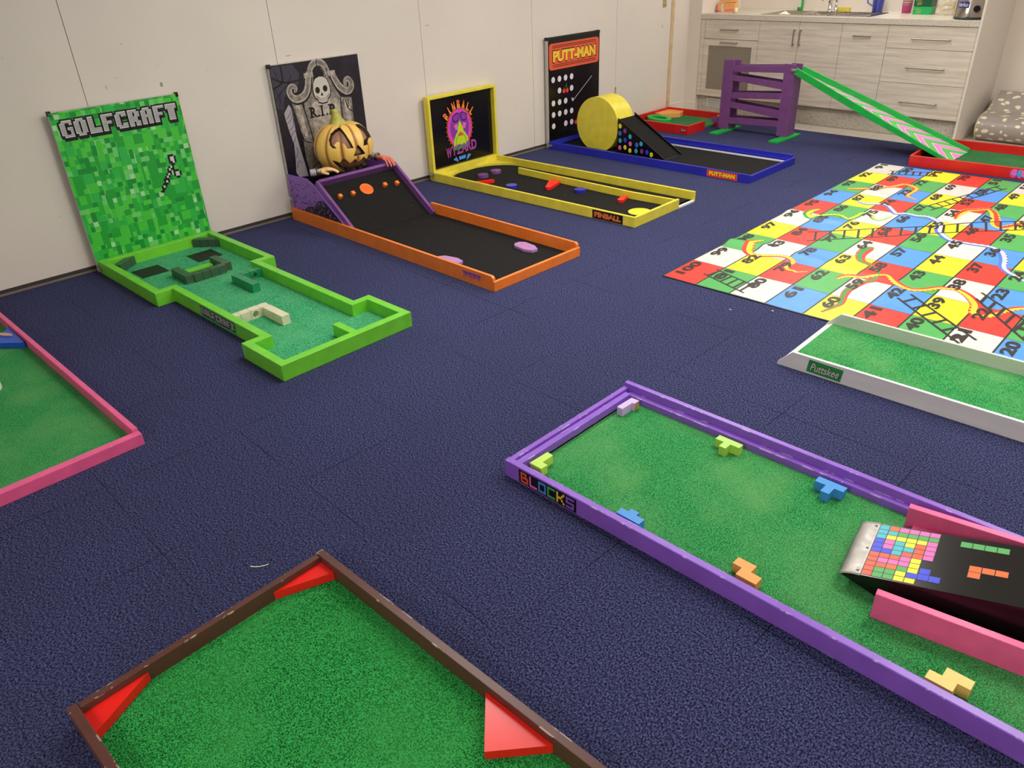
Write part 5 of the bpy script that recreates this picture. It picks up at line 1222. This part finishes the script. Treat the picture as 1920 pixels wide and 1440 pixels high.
# urn
t = thing('water_urn', 'stainless steel water urn with blue birko label and black dial', 'urn', (2.545, 7.62, z_t+.001))
m2 = MB(M['steel'], M['c_dblue'], M['c_white']); m2.lathe([(0,0),(.118,0),(.120,.006),(.112,.012),(.110,.30),(.115,.305),(.115,.315),(.0,.335)], (0,0,0), 40)
nn = 12; r_ = .1112
lab_m = plain('label_blue', (52, 56, 140), .35)
def curved(u, v, h): a = R(-128)+u/r_; return ((r_+h)*math.cos(a), (r_+h)*math.sin(a), v)
u0, u1, v0, v1 = -.005, .090, .075, .122
m2.add([curved(u0+(u1-u0)*i/nn, v, .0008) for i in range(nn+1) for v in (v0, v1)], [(2*i, 2*i+2, 2*i+3, 2*i+1) for i in range(nn)], lab_m)
vs_, fs_, bb = glyphs('birko', .02, 0)
m2.add([curved(.004+(x-bb[0])/(bb[1]-bb[0])*.078, v0+.010+(y-bb[2])/(bb[3]-bb[2])*.028, .0016) for x, y in vs_], fs_, M['c_white'])
m2.build('tank', t)
m2 = MB(plain('urn_grey', (150, 140, 126), .45)); m2.box(.045, .15, -.150, -.06, .0, .20); ub = m2.build('control_box', t, bevel=.012)
m2 = MB(M['blackg']); m2.cyl((.095, -.1505, .075), (.095, -.168, .075), .024, n=24, smooth=False); m2.build('dial', ub)
m2 = MB(M['black']); m2.lathe([(0,0),(.115,0),(.13,.006),(.12,.010),(0,.010)], (.05,-.12,-.0)); m2.build('drip_tray', t, loc=(0,0,0))
# small items at the left end
t = thing('paper_bag', 'pink and orange striped packet lying at the left end of the worktop', 'packet', (.235, 7.60, z_t+.001), R(8))
m2 = MB(plain('packet_orange', (238, 170, 96), .4), plain('packet_pink', (232, 110, 140), .4), M['c_white'])
m2.prism([(-.075,.012),(-.045,0),(.10,0),(.125,.02),(.120,.075),(.10,.088),(-.04,.078),(-.072,.055)], -.09, 0, m2.mats[0], Fr((0,-.04,0),(1,0,0),(0,0,1)))
fp = Fr((0,-.04,0),(1,0,0),(0,0,1)); m2.flat([(-.074,.013),(-.045,.001),(-.03,.001),(-.055,.03),(-.06,.062),(-.071,.054)], m2.mats[1], fp, .0006); m2.flat([(-.01,.001),(.012,.001),(-.008,.045),(.005,.077),(-.02,.077),(-.028,.045)], M['c_white'], fp, .0008)
m2.ribbon([(.012,.012),(.06,.016),(.118,.024)], .014, m2.mats[1], fp, .0007, 3)
m2.build('packet_body', t, bevel=.006)
m2 = MB(m2.mats[0]); m2.prism([(-.05,.0),(.12,.0),(.115,.05),(-.03,.045)], -.08, 0, None, Fr((0,-.045,.0885),(1,0,0),(0,0,1))); m2.build('folded_flap', t, bevel=.006)
m2 = MB(plain('cream_cup', (236, 226, 178), .5)); m2.lathe([(0,0),(.017,0),(.019,.05),(.016,.05),(.014,.004),(0,.004)], (0,0,0), 18); o = m2.build('small_cup', loc=(.46, 7.44, z_t+.0005)); tag(o, 'tiny cream cup on the worktop between packet and sink', 'cup')

# rolled play mattress on the right
t = thing('foam_lounger', 'grey cream-spotted foam lounger lying right of the white end panel', 'cushion', (2.84, 7.42, .0))
prof = [(.13,.004),(.09,.03),(.055,.075),(.045,.122),(.062,.165),(.11,.198),(.19,.212),(.27,.222),(.34,.262),(.40,.318),(.46,.345),(.53,.345),(.58,.31),(.60,.25),(.60,.004)]
P2 = catmull([Vector(p) for p in prof], 5); m2 = MB(M['spots']); NX = 10; n = len(P2); vs = []
for k in range(NX+1):
    x = 1.1*k/NX
    vs += [(x, p.x, max(p.y+.0, .004)) for p in P2]
m2.add(vs, [(k*n+i, k*n+i+1, (k+1)*n+i+1, (k+1)*n+i) for k in range(NX) for i in range(n-1)], None, True)
m2.add(vs, [tuple(range(n))[::-1], tuple(range(NX*n, NX*n+n))], None); m2.add(vs, [(0, NX*n, NX*n+n-1, n-1)], None)
cu = m2.build('cushion', t)
m2 = MB(M['piping']); m2.tube([(.002, p.x, max(p.y, .006)) for p in P2[:-1:2]], .005, 8); m2.build('piping', cu)

# door hardware on the left wall
t = thing('flush_pull', 'small brass flush pull plate high on the white wall by the timber strip', 'door hardware', (0, 6.88, 1.068))
m2 = MB(plain('brass_plate', (190, 172, 132), .4, .4)); m2.box(.0005, .004, -.030, .030, -.038, .06); m2.build('plate', t, bevel=.001)
m2 = MB(M['c_brown']); m2.tube([(.005, .018*math.cos(a), -.008+.018*math.sin(a)) for a in [R(180+k*22.5) for k in range(9)]], .0018, 6); m2.build('pull_ring', t)
t = thing('hinge', 'small brass hinge on the wall seam above the yellow disc', 'hinge', (0, 6.143, .345))
m2 = MB(plain('hinge_brass', (200, 180, 140), .4, .3)); m2.box(.0005, .006, -.008, .010, -.07, .035); m2.build('leaf', t)
m2 = MB(M['c_brown']); m2.cyl((.007, 0, .036), (.007, 0, .044), .006, n=10); m2.build('pin', t)
# scraps on the carpet
def scrap(name, pts, lab, w_=.003):
    m2 = MB(M['c_white']); m2.ribbon(pts, w_, M['c_white'], Fr((0,0,.003),(1,0,0),(0,1,0)), 0, 4)
    o = m2.build(name); sd = o.modifiers.new('s', 'SOLIDIFY'); sd.thickness = .0012; tag(o, lab, 'litter')
scrap('paper_scrap', [(3.070,.597),(3.083,.606),(3.095,.620),(3.103,.640)], 'thin curled white paper scrap on the carpet above the brown course')
scrap('paper_scrap', [(3.312,3.254),(3.322,3.257)], 'tiny white fleck on the carpet at the mat edge by the blue 61 square', .006)
scrap('paper_scrap', [(3.150,3.136),(3.160,3.140)], 'tiny white fleck on the carpet left of the mat edge', .005)
